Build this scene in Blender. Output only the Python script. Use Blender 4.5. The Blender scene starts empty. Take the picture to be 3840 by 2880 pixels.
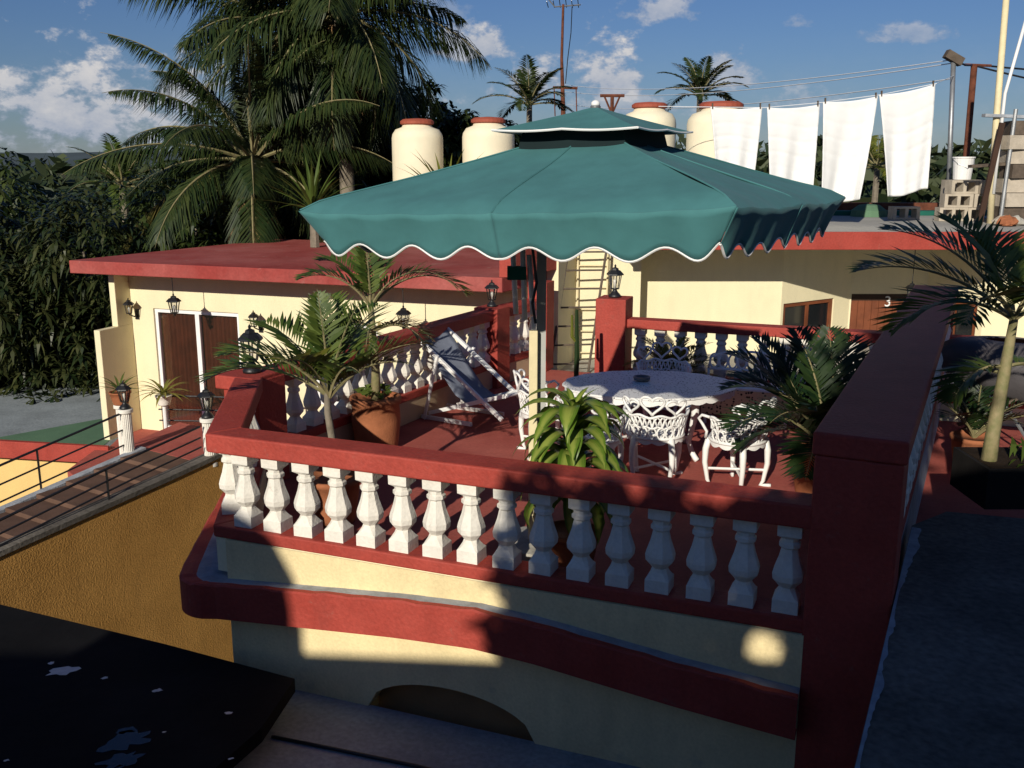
import bpy, math, random
from mathutils import Vector, Matrix
random.seed(7)
R = math.radians
SC = bpy.context.scene
COL = SC.collection

# ---------------------------------------------------------------- camera
cam_d = bpy.data.cameras.new("camera")
cam_d.sensor_width = 36.0
cam_d.lens = 36.0 * 970 / 1024
cam_d.clip_start = 0.05
cam_d.clip_end = 6000
cam = bpy.data.objects.new("camera", cam_d)
COL.objects.link(cam)
cam.location = (0, 0, 2.95)
cam.rotation_euler = (R(90 - 12.78), 0, 0)
SC.camera = cam

# ---------------------------------------------------------------- light
SUN_EL, SUN_AZ = 22.2, 200.0           # azimuth clockwise from +Y: low, behind the camera's left shoulder
sd = Vector((math.sin(R(SUN_AZ)) * math.cos(R(SUN_EL)), math.cos(R(SUN_AZ)) * math.cos(R(SUN_EL)), math.sin(R(SUN_EL))))
sun_d = bpy.data.lights.new("sun", 'SUN')
sun_d.energy = 5.0
sun_d.angle = R(0.5)
sun_d.color = (1.0, 0.93, 0.80)
sun = bpy.data.objects.new("sun", sun_d)
COL.objects.link(sun)
sun.location = (-6, -20, 15)
sun.rotation_euler = sd.to_track_quat('Z', 'Y').to_euler()

SC.view_settings.view_transform = 'Standard'
SC.view_settings.look = 'None'
SC.view_settings.exposure = -0.1
SC.view_settings.gamma = 1.0
SC.view_settings.use_curve_mapping = False

# ---------------------------------------------------------------- world: sky and clouds
world = bpy.data.worlds.new("World")
SC.world = world
world.use_nodes = True
nt = world.node_tree
for n in list(nt.nodes):
    nt.nodes.remove(n)
WN, WL = nt.nodes, nt.links
def wm(op, a, b=None, c=None, clamp=False):
    n = WN.new('ShaderNodeMath'); n.operation = op; n.use_clamp = clamp
    for i, v in enumerate((a, b, c)):
        if v is None: continue
        if isinstance(v, (int, float)): n.inputs[i].default_value = v
        else: WL.new(v, n.inputs[i])
    return n.outputs[0]
sky = WN.new('ShaderNodeTexSky')
sky.sky_type = 'NISHITA'
sky.sun_disc = False
sky.sun_elevation = R(SUN_EL)
sky.sun_rotation = R(SUN_AZ)
sky.air_density = 1.15
sky.dust_density = 0.1
sky.ozone_density = 2.6
tc = WN.new('ShaderNodeTexCoord')
sep = WN.new('ShaderNodeSeparateXYZ'); WL.new(tc.outputs['Generated'], sep.inputs[0])
az = wm('MULTIPLY', wm('ARCTAN2', sep.outputs[0], sep.outputs[1]), 57.2958)
el = wm('MULTIPLY', wm('ARCSINE', sep.outputs[2]), 57.2958)
cmb = WN.new('ShaderNodeCombineXYZ'); WL.new(az, cmb.inputs[0]); WL.new(wm('MULTIPLY', el, 1.5), cmb.inputs[1])
def wnoise(scale, detail, rough, off=0.0):
    mp = WN.new('ShaderNodeVectorMath'); mp.operation = 'ADD'; WL.new(cmb.outputs[0], mp.inputs[0]); mp.inputs[1].default_value = (off, off * .7, off * .3)
    n = WN.new('ShaderNodeTexNoise'); n.inputs['Scale'].default_value = scale; n.inputs['Detail'].default_value = detail
    n.inputs['Roughness'].default_value = rough
    WL.new(mp.outputs[0], n.inputs['Vector']); return n.outputs[0]
n_big = wnoise(0.22, 6, 0.62, 3.0)
n_fine = wnoise(0.75, 8, 0.62, 11.0)
nmix = wm('ADD', wm('MULTIPLY', wm('SUBTRACT', n_big, 0.5), 3.0), wm('MULTIPLY', wm('SUBTRACT', n_fine, 0.5), 2.1))
# single cumulus clouds: azimuth, elevation of the base, half width, height (degrees), strength
CLOUDS = [(-23.5, 0.9, 6.2, 3.6, 1.0), (-18.8, 2.6, 3.6, 2.3, 1.0), (-31.5, 4.6, 2.6, 1.6, .8), (-30, .8, 4, 1.4, .8), (-10, .9, 5, 1.5, .7),
          (-2.2, 5.6, 3.0, 1.5, .95), (1.2, 3.6, 2.6, 1.7, .9), (8.2, 7.6, 2.6, 1.5, .8), (5.6, 3.6, 2.4, 2.4, 1.0), (7.5, 2.6, 5, 1.1, .7),
          (11.9, 4.0, 1.9, 1.8, .8), (21.3, 6.2, 2.0, .9, .6), (-4.0, 7.9, 1.8, .8, .4), (15.5, 7.1, 1.1, .6, .5), (17.0, 2.4, 4.5, 1.2, .5),
          (-8.0, 2.2, 4.5, 1.6, .7), (2.0, 9.8, 2.2, .7, .4), (-33, 8.0, 2.5, 1.0, .5),
          (45, 4, 6, 3, .9), (70, 5, 7, 3, .9), (100, 4, 7, 4, .9), (135, 5, 6, 3, .9), (-50, 4, 6, 3, .9), (-75, 6, 7, 3, .9), (-105, 4, 7, 3, .9), (60, 14, 5, 2, .7), (-60, 15, 5, 2, .7), (90, 20, 6, 3, .6)]
dens = None; shade = None
for (a0, e0, sa, se, st) in CLOUDS:
    dx = wm('DIVIDE', wm('SUBTRACT', az, a0), sa)
    dy = wm('DIVIDE', wm('SUBTRACT', el, e0 + se * .35), se)
    dyb = wm('MULTIPLY', wm('MINIMUM', dy, 0.0), 1.3)      # flatter undersides
    r2 = wm('SQRT', wm('ADD', wm('MULTIPLY', dx, dx), wm('MULTIPLY', wm('ADD', dy, dyb), wm('ADD', dy, dyb))))
    d = wm('MULTIPLY', wm('SMOOTHSTEP' if False else 'MULTIPLY', wm('SUBTRACT', wm('ADD', 1.0, nmix), r2), 1.9, clamp=True), st)
    sh = wm('MULTIPLY', d, wm('ADD', wm('MULTIPLY', dy, 0.45), 0.45, clamp=True))
    dens = d if dens is None else wm('MAXIMUM', dens, d)
    shade = sh if shade is None else wm('MAXIMUM', shade, sh)
hz = wm('MULTIPLY', wm('MULTIPLY', wm('SUBTRACT', 1.0, wm('DIVIDE', wm('ABSOLUTE', el), 7.0), clamp=True), wm('ADD', 0.35, wm('MULTIPLY', nmix, 0.4), clamp=True)), 0.55)
dens = wm('MAXIMUM', dens, hz)
sh2 = wm('ADD', wm('MULTIPLY', shade, 0.85), wm('MULTIPLY', wm('SUBTRACT', n_fine, 0.42), 1.1), clamp=True)
ccol = WN.new('ShaderNodeMix'); ccol.data_type = 'RGBA'
WL.new(sh2, ccol.inputs[0])
ccol.inputs[6].default_value = (4.6, 6.2, 9.2, 1)
ccol.inputs[7].default_value = (15.0, 14.4, 14.0, 1)
tint = WN.new('ShaderNodeMix'); tint.data_type = 'RGBA'; tint.blend_type = 'MULTIPLY'; tint.inputs[0].default_value = 1.0
WL.new(sky.outputs[0], tint.inputs[6]); tint.inputs[7].default_value = (0.56, 0.745, 1.20, 1)
fin = WN.new('ShaderNodeMix'); fin.data_type = 'RGBA'
WL.new(wm('MULTIPLY', dens, 0.93, clamp=True), fin.inputs[0]); WL.new(tint.outputs[2], fin.inputs[6]); WL.new(ccol.outputs[2], fin.inputs[7])
bg = WN.new('ShaderNodeBackground'); bg.inputs[1].default_value = 0.05
WL.new(fin.outputs[2], bg.inputs[0])
wo = WN.new('ShaderNodeOutputWorld'); WL.new(bg.outputs[0], wo.inputs[0])

# ---------------------------------------------------------------- materials
MATS = {}
def mat(name, col, rough=0.8, var=0.12, scale=3.0, bump=0.0, bscale=60.0, spec=0.3, col2=None, stain=0.0, metal=0.0, fine=0.0, wear=None):
    m = bpy.data.materials.new(name); m.use_nodes = True
    N, L = m.node_tree.nodes, m.node_tree.links
    b = N['Principled BSDF']
    b.inputs['Roughness'].default_value = rough
    b.inputs['Specular IOR Level'].default_value = spec
    b.inputs['Metallic'].default_value = metal
    g = N.new('ShaderNodeNewGeometry')
    nz = N.new('ShaderNodeTexNoise'); nz.inputs['Scale'].default_value = scale; nz.inputs['Detail'].default_value = 6; nz.inputs['Roughness'].default_value = .6
    L.new(g.outputs['Position'], nz.inputs['Vector'])
    rmp = N.new('ShaderNodeValToRGB')
    rmp.color_ramp.elements[0].position = .32; rmp.color_ramp.elements[1].position = .70
    c2 = col2 if col2 else tuple(min(1, c * (1 + var)) for c in col)
    c1 = tuple(c * (1 - var) for c in col)
    rmp.color_ramp.elements[0].color = (*c1, 1); rmp.color_ramp.elements[1].color = (*c2, 1)
    L.new(nz.outputs[0], rmp.inputs[0])
    out = rmp.outputs[0]
    if fine:
        n3 = N.new('ShaderNodeTexNoise'); n3.inputs['Scale'].default_value = bscale; n3.inputs['Detail'].default_value = 3
        L.new(g.outputs['Position'], n3.inputs['Vector'])
        mr = N.new('ShaderNodeMapRange'); mr.inputs[1].default_value = .3; mr.inputs[2].default_value = .7; mr.inputs[3].default_value = 1 - fine; mr.inputs[4].default_value = 1 + fine
        L.new(n3.outputs[0], mr.inputs[0])
        mx = N.new('ShaderNodeMix'); mx.data_type = 'RGBA'; mx.blend_type = 'MULTIPLY'; mx.inputs[0].default_value = 1
        L.new(out, mx.inputs[6]); L.new(mr.outputs[0], mx.inputs[7]); out = mx.outputs[2]
    if stain:
        n2 = N.new('ShaderNodeTexNoise'); n2.inputs['Scale'].default_value = scale * .6; n2.inputs['Detail'].default_value = 9; n2.inputs['Roughness'].default_value = .72
        mp = N.new('ShaderNodeMapping'); mp.inputs['Scale'].default_value = (1.6, 1.6, .55); mp.inputs['Location'].default_value = (5, 3, 9)
        L.new(g.outputs['Position'], mp.inputs[0]); L.new(mp.outputs[0], n2.inputs['Vector'])
        r2 = N.new('ShaderNodeValToRGB'); r2.color_ramp.elements[0].position = .55; r2.color_ramp.elements[1].position = .75
        r2.color_ramp.elements[0].color = (0, 0, 0, 1); r2.color_ramp.elements[1].color = (stain, stain, stain, 1)
        L.new(n2.outputs[0], r2.inputs[0])
        mx = N.new('ShaderNodeMix'); mx.data_type = 'RGBA'; L.new(r2.outputs[0], mx.inputs[0]); L.new(out, mx.inputs[6])
        mx.inputs[7].default_value = (col[0] * .35 + .03, col[1] * .35 + .03, col[2] * .35 + .025, 1); out = mx.outputs[2]
    if wear:
        wc, amt, wsc = wear
        n5 = N.new('ShaderNodeTexNoise'); n5.inputs['Scale'].default_value = wsc; n5.inputs['Detail'].default_value = 10; n5.inputs['Roughness'].default_value = .75
        mp5 = N.new('ShaderNodeMapping'); mp5.inputs['Location'].default_value = (2, 8, 4); L.new(g.outputs['Position'], mp5.inputs[0]); L.new(mp5.outputs[0], n5.inputs['Vector'])
        r5 = N.new('ShaderNodeValToRGB'); r5.color_ramp.elements[0].position = .60; r5.color_ramp.elements[1].position = .68
        r5.color_ramp.elements[0].color = (0, 0, 0, 1); r5.color_ramp.elements[1].color = (amt, amt, amt, 1); L.new(n5.outputs[0], r5.inputs[0])
        m5 = N.new('ShaderNodeMix'); m5.data_type = 'RGBA'; L.new(r5.outputs[0], m5.inputs[0]); L.new(out, m5.inputs[6]); m5.inputs[7].default_value = (*wc, 1); out = m5.outputs[2]
        # drips: noise stretched along z
        n6 = N.new('ShaderNodeTexNoise'); n6.inputs['Scale'].default_value = 1.0; n6.inputs['Detail'].default_value = 5
        mp6 = N.new('ShaderNodeMapping'); mp6.inputs['Scale'].default_value = (5, 5, .9); L.new(g.outputs['Position'], mp6.inputs[0]); L.new(mp6.outputs[0], n6.inputs['Vector'])
        r6 = N.new('ShaderNodeMapRange'); r6.inputs[1].default_value = .42; r6.inputs[2].default_value = .75; r6.inputs[3].default_value = 1.0; r6.inputs[4].default_value = 1 - amt*.22
        L.new(n6.outputs[0], r6.inputs[0])
        m6 = N.new('ShaderNodeMix'); m6.data_type = 'RGBA'; m6.blend_type = 'MULTIPLY'; m6.inputs[0].default_value = 1; L.new(out, m6.inputs[6]); L.new(r6.outputs[0], m6.inputs[7]); out = m6.outputs[2]
    L.new(out, b.inputs['Base Color'])
    if bump:
        n4 = N.new('ShaderNodeTexNoise'); n4.inputs['Scale'].default_value = bscale; n4.inputs['Detail'].default_value = 5
        L.new(g.outputs['Position'], n4.inputs['Vector'])
        bp = N.new('ShaderNodeBump'); bp.inputs['Strength'].default_value = bump; bp.inputs['Distance'].default_value = .012
        L.new(n4.outputs[0], bp.inputs['Height']); L.new(bp.outputs[0], b.inputs['Normal'])
    MATS[name] = m
    return m
def sheen(name, w, tint):
    b = MATS[name].node_tree.nodes['Principled BSDF']; b.inputs['Sheen Weight'].default_value = w; b.inputs['Sheen Roughness'].default_value = .4; b.inputs['Sheen Tint'].default_value = (*tint, 1)
def leafmat(name, c1, c2, rough=.45, trans=.25, stripe=None, nscale=1.5):
    m = bpy.data.materials.new(name); m.use_nodes = True
    N, L = m.node_tree.nodes, m.node_tree.links
    b = N['Principled BSDF']; b.inputs['Roughness'].default_value = rough; b.inputs['Specular IOR Level'].default_value = .35
    g = N.new('ShaderNodeNewGeometry')
    nz = N.new('ShaderNodeTexNoise'); nz.inputs['Scale'].default_value = nscale; nz.inputs['Detail'].default_value = 4
    L.new(g.outputs['Position'], nz.inputs['Vector'])
    add = N.new('ShaderNodeMath'); add.operation = 'ADD'
    mu = N.new('ShaderNodeMath'); mu.operation = 'MULTIPLY_ADD'; mu.inputs[1].default_value = .7; mu.inputs[2].default_value = -.35
    L.new(g.outputs['Random Per Island'], mu.inputs[0]); L.new(mu.outputs[0], add.inputs[0]); L.new(nz.outputs[0], add.inputs[1])
    rp = N.new('ShaderNodeValToRGB'); rp.color_ramp.elements[0].position = .25; rp.color_ramp.elements[1].position = .8
    rp.color_ramp.elements[0].color = (*c1, 1); rp.color_ramp.elements[1].color = (*c2, 1)
    L.new(add.outputs[0], rp.inputs[0]); out = rp.outputs[0]
    if stripe:
        uv = N.new('ShaderNodeUVMap'); uv.uv_map = 'UVMap'
        sp = N.new('ShaderNodeSeparateXYZ'); L.new(uv.outputs[0], sp.inputs[0])
        mp = N.new('ShaderNodeMapping'); mp.inputs['Scale'].default_value = (14, 1.2, 1); L.new(uv.outputs[0], mp.inputs[0])
        sn = N.new('ShaderNodeTexNoise'); sn.inputs['Scale'].default_value = 1.0; sn.inputs['Detail'].default_value = 3; L.new(mp.outputs[0], sn.inputs['Vector'])
        ab = N.new('ShaderNodeMath'); ab.operation = 'SUBTRACT'; L.new(sp.outputs[0], ab.inputs[0]); ab.inputs[1].default_value = .5
        a2 = N.new('ShaderNodeMath'); a2.operation = 'ABSOLUTE'; L.new(ab.outputs[0], a2.inputs[0])
        a3 = N.new('ShaderNodeMath'); a3.operation = 'MULTIPLY_ADD'; L.new(a2.outputs[0], a3.inputs[0]); a3.inputs[1].default_value = -2.2; L.new(sn.outputs[0], a3.inputs[2])
        a4 = N.new('ShaderNodeMapRange'); a4.inputs[1].default_value = -.35; a4.inputs[2].default_value = .25; L.new(a3.outputs[0], a4.inputs[0])
        mx = N.new('ShaderNodeMix'); mx.data_type = 'RGBA'; L.new(a4.outputs[0], mx.inputs[0]); L.new(out, mx.inputs[6]); mx.inputs[7].default_value = (*stripe, 1)
        out = mx.outputs[2]
    L.new(out, b.inputs['Base Color'])
    tr = N.new('ShaderNodeBsdfTranslucent'); L.new(out, tr.inputs[0])
    ms = N.new('ShaderNodeMixShader'); ms.inputs[0].default_value = trans
    L.new(b.outputs[0], ms.inputs[1]); L.new(tr.outputs[0], ms.inputs[2])
    L.new(ms.outputs[0], N['Material Output'].inputs[0])
    MATS[name] = m
    return m

mat('red_paint', (.37, .050, .034), .68, .12, 2.6, .45, 38, .3, col2=(.39,.062,.044), stain=.22, fine=.10, wear=((.30,.11,.085), .55, 7))
mat('red_floor', (.40, .090, .070), .8, .12, 1.6, .15, 30, .2, col2=(.44, .12, .092), stain=.45, fine=.10, wear=((.30,.12,.095), .5, 5))
mat('red_roof', (.34, .05, .042), .75, .14, .9, .3, 25, .25, col2=(.40, .11, .095), stain=.4, fine=.1, wear=((.42,.26,.22), .6, 2.5))
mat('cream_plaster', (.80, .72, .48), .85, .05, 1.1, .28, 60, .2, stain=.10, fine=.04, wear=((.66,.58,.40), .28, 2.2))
mat('cream_weathered', (.78, .64, .36), .88, .08, 1.3, .4, 50, .2, stain=.38, fine=.06, wear=((.50,.43,.30), .45, 3))
mat('ochre_plaster', (.50, .26, .07), .9, .14, 1.4, .9, 55, .15, col2=(.56, .30, .085), stain=.3, fine=.22)
mat('yellow_plaster', (.72, .50, .20), .88, .08, 1.2, .3, 60, .2, stain=.2, fine=.05)
mat('white_plaster', (.76, .72, .64), .78, .06, 5, .4, 45, .25, stain=.28, fine=.05, wear=((.46,.41,.34), .5, 9))
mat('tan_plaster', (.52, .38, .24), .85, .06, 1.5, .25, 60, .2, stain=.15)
mat('grey_concrete', (.27, .30, .31), .9, .18, 1.3, .5, 28, .2, stain=.45, fine=.14)
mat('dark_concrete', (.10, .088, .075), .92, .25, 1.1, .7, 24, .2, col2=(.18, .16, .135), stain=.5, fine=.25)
mat('pale_concrete', (.42, .40, .35), .9, .12, 1.0, .4, 30, .2, stain=.4, fine=.08)
mat('green_roof', (.11, .20, .12), .9, .15, 1.2, .3, 30, .2, stain=.3)
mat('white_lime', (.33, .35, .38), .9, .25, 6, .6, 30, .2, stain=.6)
mat('white_iron', (.80, .79, .76), .45, .04, 8, .15, 120, .4)
mat('white_paint', (.80, .79, .77), .5, .04, 4, 0, 60, .4, stain=.05)
mat('pole_cream', (.72, .62, .38), .6, .08, 9, .1, 60, .3, stain=.15)
mat('black_iron', (.012, .012, .013), .45, .3, 9, .2, 80, .5)
mat('mast_grey', (.42,.42,.40), .5, .1, 5)
mat('dark_steel', (.13, .135, .14), .45, .2, 6, 0, 60, .5)
mat('grey_steel', (.30, .31, .32), .45, .15, 6, .1, 60, .5, metal=.6)
mat('rust', (.13, .045, .025), .8, .35, 8, .3, 60, .2)
mat('terracotta', (.33, .12, .055), .85, .16, 7, .4, 50, .2, stain=.35)
mat('soil', (.03, .02, .013), .95, .3, 9, .8, 40, .1)
mat('wood_brown', (.17, .05, .02), .5, .25, 4, .2, 40, .4)
mat('wood_grey', (.11, .085, .065), .85, .3, 7, .5, 50, .2)
mat('dark_brown', (.05, .025, .015), .6, .2, 4, .2, 40, .3)
mat('arch_brown', (.30, .17, .08), .8, .15, 3, .2, 40, .2)
mat('step_tile', (.13, .075, .052), .8, .2, 3, .3, 40, .2, stain=.4)
mat('planter_black', (.015,.013,.012), .8, .2, 5, .3, 40, .2)
mat('curtain', (.085, .022, .010), .9, .25, 5, 0, 40, .1)
mat('glass_dark', (.012, .014, .016), .08, .1, 2, 0, 40, .5)
mat('glass_pale', (.75, .72, .62), .25, .1, 6, 0, 40, .5)
mat('umbrella_green', (.060, .180, .185), .85, .09, 2.2, .25, 9, .15, stain=.10, fine=.05)
sheen('umbrella_green', .05, (.75,.9,1))
mat('vent_dark', (.006, .016, .018), .9, .1, 4)
mat('umbrella_band', (.01, .11, .08), .8, .08, 5)
mat('chaise_cloth', (.19, .21, .26), .85, .1, 6, .2, 200, .1)
mat('tarp_grey', (.075, .068, .072), .6, .2, 6, .2, 60, .35)
mat('towel_white', (.78, .78, .77), .95, .03, 6, .3, 150, .05)
mat('tank_cream', (.82, .74, .54), .7, .06, 2, .1, 40, .25, stain=.15)
mat('tank_lid', (.32, .075, .045), .7, .1, 4)
mat('block_concrete', (.46, .40, .32), .92, .15, 6, .6, 60, .15, stain=.3)
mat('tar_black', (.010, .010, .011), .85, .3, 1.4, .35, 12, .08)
mat('puddle', (.02, .022, .026), .04, .1, 4, .08, 30, .6)
mat('trunk_grey', (.20, .17, .13), .9, .25, 8, .6, 30, .15)
mat('trunk_green', (.22, .22, .09), .7, .25, 14, .3, 30, .3, col2=(.30, .24, .13))
mat('dry_frond', (.22, .13, .06), .9, .3, 5)
mat('ground_green', (.045, .06, .022), .95, .4, .15, .5, 2, .1, col2=(.09, .08, .04))
mat('hill_blue', (.055, .075, .085), .95, .15, .01)
mat('wire_white', (.7, .72, .75), .5, .05, 4)
mat('white_dropping', (.65, .64, .60), .9, .1, 20)
leafmat('leaf_palm', (.040, .075, .014), (.11, .15, .030), .42, .22)
leafmat('leaf_bigpalm', (.020, .038, .012), (.055, .072, .020), .42, .22)
leafmat('leaf_bigpalm_gold', (.10, .095, .025), (.20, .16, .045), .45, .3)
leafmat('leaf_dark', (.010, .028, .010), (.030, .055, .014), .45, .18)
leafmat('leaf_mango', (.014, .026, .008), (.060, .066, .022), .40, .15)
leafmat('leaf_mango2', (.018, .034, .008), (.060, .080, .020), .40, .2)
leafmat('leaf_far', (.020, .036, .014), (.060, .075, .030), .6, .1, nscale=.3)
leafmat('leaf_dracaena', (.055, .12, .012), (.12, .21, .025), .35, .3, stripe=(.30, .36, .07))
leafmat('leaf_cycad', (.07, .10, .015), (.20, .20, .03), .45, .3)
leafmat('leaf_yellow', (.16, .17, .03), (.30, .28, .06), .45, .3)
leafmat('leaf_dry', (.10, .05, .02), (.28, .17, .08), .8, .15)
M = MATS

# ---------------------------------------------------------------- mesh helpers
class MB:
    def __init__(s): s.v = []; s.f = []; s.uv = None
    def add(s, vs, fs):
        k = len(s.v); s.v += [tuple(p) for p in vs]; s.f += [tuple(i + k for i in f) for f in fs]; return s
    def box(s, x0, x1, y0, y1, z0, z1):
        return s.add([(x0,y0,z0),(x1,y0,z0),(x1,y1,z0),(x0,y1,z0),(x0,y0,z1),(x1,y0,z1),(x1,y1,z1),(x0,y1,z1)],
                     [(0,3,2,1),(4,5,6,7),(0,1,5,4),(1,2,6,5),(2,3,7,6),(3,0,4,7)])
    def obox(s, c, size, rz=0.0, rx=0.0, ry=0.0):
        m = Matrix.Translation(c) @ Matrix.Rotation(rz, 4, 'Z') @ Matrix.Rotation(ry, 4, 'Y') @ Matrix.Rotation(rx, 4, 'X')
        a, b, d = size[0]/2, size[1]/2, size[2]/2
        vs = [m @ Vector(p) for p in [(-a,-b,-d),(a,-b,-d),(a,b,-d),(-a,b,-d),(-a,-b,d),(a,-b,d),(a,b,d),(-a,b,d)]]
        return s.add(vs, [(0,3,2,1),(4,5,6,7),(0,1,5,4),(1,2,6,5),(2,3,7,6),(3,0,4,7)])
    def prism(s, poly, z0, z1):
        n = len(poly)
        area = sum(poly[i][0]*poly[(i+1)%n][1]-poly[(i+1)%n][0]*poly[i][1] for i in range(n))
        if area < 0: poly = poly[::-1]
        vs = [(p[0], p[1], z0) for p in poly] + [(p[0], p[1], z1) for p in poly]
        fs = [tuple(range(n-1,-1,-1)), tuple(range(n, 2*n))] + [(i,(i+1)%n,n+(i+1)%n,n+i) for i in range(n)]
        return s.add(vs, fs)
    def tube(s, pts, r, n=6, cap=True):
        pts = [Vector(p) for p in pts]; k = len(pts)
        rs = r if isinstance(r, (list, tuple)) else [r]*k
        up = None; vs = []
        for i, p in enumerate(pts):
            t = (pts[min(i+1,k-1)] - pts[max(i-1,0)])
            if t.length < 1e-9: t = Vector((0,0,1))
            t.normalize()
            if up is None:
                up = Vector((0,0,1)) if abs(t.z) < .9 else Vector((1,0,0))
            a = t.cross(up)
            if a.length < 1e-6: a = t.orthogonal()
            a.normalize(); b = a.cross(t).normalized(); up = b
            for j in range(n):
                w = 2*math.pi*j/n
                vs.append(p + (a*math.cos(w) + b*math.sin(w))*rs[i])
        fs = []
        for i in range(k-1):
            for j in range(n):
                fs.append((i*n+j, i*n+(j+1)%n, (i+1)*n+(j+1)%n, (i+1)*n+j))
        if cap: fs += [tuple(range(n-1,-1,-1)), tuple(range((k-1)*n, k*n))]
        return s.add(vs, fs)
    def lathe(s, prof, n=16, c=(0,0,0), cap=True, rot=0.0):
        k = len(prof); vs = []
        for (r, z) in prof:
            for j in range(n):
                w = 2*math.pi*j/n + rot; vs.append((c[0]+r*math.cos(w), c[1]+r*math.sin(w), c[2]+z))
        fs = []
        for i in range(k-1):
            for j in range(n):
                fs.append((i*n+j, i*n+(j+1)%n, (i+1)*n+(j+1)%n, (i+1)*n+j))
        if cap: fs += [tuple(range(n-1,-1,-1)), tuple(range((k-1)*n, k*n))]
        return s.add(vs, fs)
    def grid(s, fn, nu, nv):
        vs = [fn(i/nu, j/nv) for j in range(nv+1) for i in range(nu+1)]
        fs = [(j*(nu+1)+i, j*(nu+1)+i+1, (j+1)*(nu+1)+i+1, (j+1)*(nu+1)+i) for j in range(nv) for i in range(nu)]
        return s.add(vs, fs)
    def mesh(s, name, m, off=(0,0,0), smooth=False):
        me = bpy.data.meshes.new(name)
        o = Vector(off)
        me.from_pydata([tuple(Vector(p)-o) for p in s.v] if o.length else s.v, [], s.f)
        if s.uv:
            u = me.uv_layers.new(name='UVMap')
            for lp in me.loops: u.data[lp.index].uv = s.uv[lp.vertex_index]
        if m is not None: me.materials.append(M[m] if isinstance(m, str) else m)
        if smooth:
            me.polygons.foreach_set('use_smooth', [True]*len(me.polygons))
        me.update()
        return me
def link(name, me, loc=(0,0,0), parent=None):
    o = bpy.data.objects.new(name, me); COL.objects.link(o); o.location = loc
    if parent: o.parent = parent
    return o
def bev(o, w=.01, seg=2):
    b = o.modifiers.new('bevel', 'BEVEL'); b.width = w; b.segments = seg; b.limit_method = 'ANGLE'; b.angle_limit = R(40)
    return o
def solid(o, t):
    b = o.modifiers.new('solid', 'SOLIDIFY'); b.thickness = t; b.offset = 0
    return o
def tag(o, label, cat, group=None):
    o['label'] = label; o['category'] = cat
    if group: o['group'] = group
    return o
def thing(name, label, cat, loc=(0,0,0), rz=0.0, group=None):
    o = bpy.data.objects.new(name, None); COL.objects.link(o); o.empty_display_size = .1
    o.location = loc; o.rotation_euler = (0,0,rz)
    return tag(o, label, cat, group)
def part(t, name, mb, m, w=False, smooth=False, parent=None):
    """w: the vertices are in world coordinates; else in the frame of the thing"""
    me = mb.mesh(name, m, t.location if w else (0,0,0), smooth)
    return link(name, me, (0,0,0), parent or t)
def single(name, mb, m, label, cat, base, group=None, smooth=False):
    o = link(name, mb.mesh(name, m, base, smooth), base)
    return tag(o, label, cat, group)
def structure(name, mb, m, base=(0,0,0)):
    o = link(name, mb.mesh(name, m, base), base); o['kind'] = 'structure'; return o
def copy_tree(o, parent=None):
    c = o.copy(); COL.objects.link(c)
    c.parent = parent
    for ch in list(o.children): copy_tree(ch, c)
    return c
def lerp(a, b, t): return tuple(x + (y-x)*t for x, y in zip(a, b))
def strip(pts, w):
    """left and right offset polylines with mitred corners"""
    L, Rr = [], []
    n = len(pts)
    for i in range(n):
        p = Vector(pts[i][:2])
        d0 = (p - Vector(pts[i-1][:2])).normalized() if i else None
        d1 = (Vector(pts[i+1][:2]) - p).normalized() if i < n-1 else None
        if d0 is None: d0 = d1
        if d1 is None: d1 = d0
        n0 = Vector((-d0.y, d0.x)); n1 = Vector((-d1.y, d1.x))
        m = (n0 + n1).normalized(); k = (w/2)/max(.35, m.dot(n0))
        L.append(tuple(p + m*k)); Rr.append(tuple(p - m*k))
    return L, Rr
# ================================================================ ground, hills, far wood
g = MB(); g.add([(-3000,-60,-4.6),(3000,-60,-4.6),(3000,4000,-4.6),(-3000,4000,-4.6)], [(0,1,2,3)])
structure('ground', g, 'ground_green')
hb = MB()
NH = 90
def hillz(t): return -4.6 + 48*max(0, math.sin(t*3.1*1.2+.2))*(.6+.4*math.sin(t*9+1)) * (1-t)**.6 + 10
hv = []
for i in range(NH+1):
    t = i/NH; x = -1700 + 3400*t
    zt = 12 + 34*max(0,(1-t*1.9)) + 6*math.sin(t*17) + 3*math.sin(t*41+1)
    hv += [(x, 1500, -4.6), (x, 1650 + 60*math.sin(t*9), zt), (x, 2300, -4.6)]
hb.add(hv, [f for i in range(NH) for f in ((3*i,3*i+3,3*i+4,3*i+1),(3*i+1,3*i+4,3*i+5,3*i+2))])
structure('hills', hb, 'hill_blue')

# ================================================================ terrace
P_END, P_A, P_B, P_C, P_D = (1.745, 5.306), (-2.095, 6.806), (-2.43, 8.80), (-.27, 12.95), (.42, 14.0)
fl = MB()
fl.prism([(1.75,5.36), (-2.02,6.84), (-2.36,8.85), (-.20,12.92), (.45,14.0), (1.15,13.75), (1.2,12.62), (6.3,10.75), (7.6,9.2), (6.4,5.5)], -.22, 0)
structure('terrace_floor', fl, 'red_floor')

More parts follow.
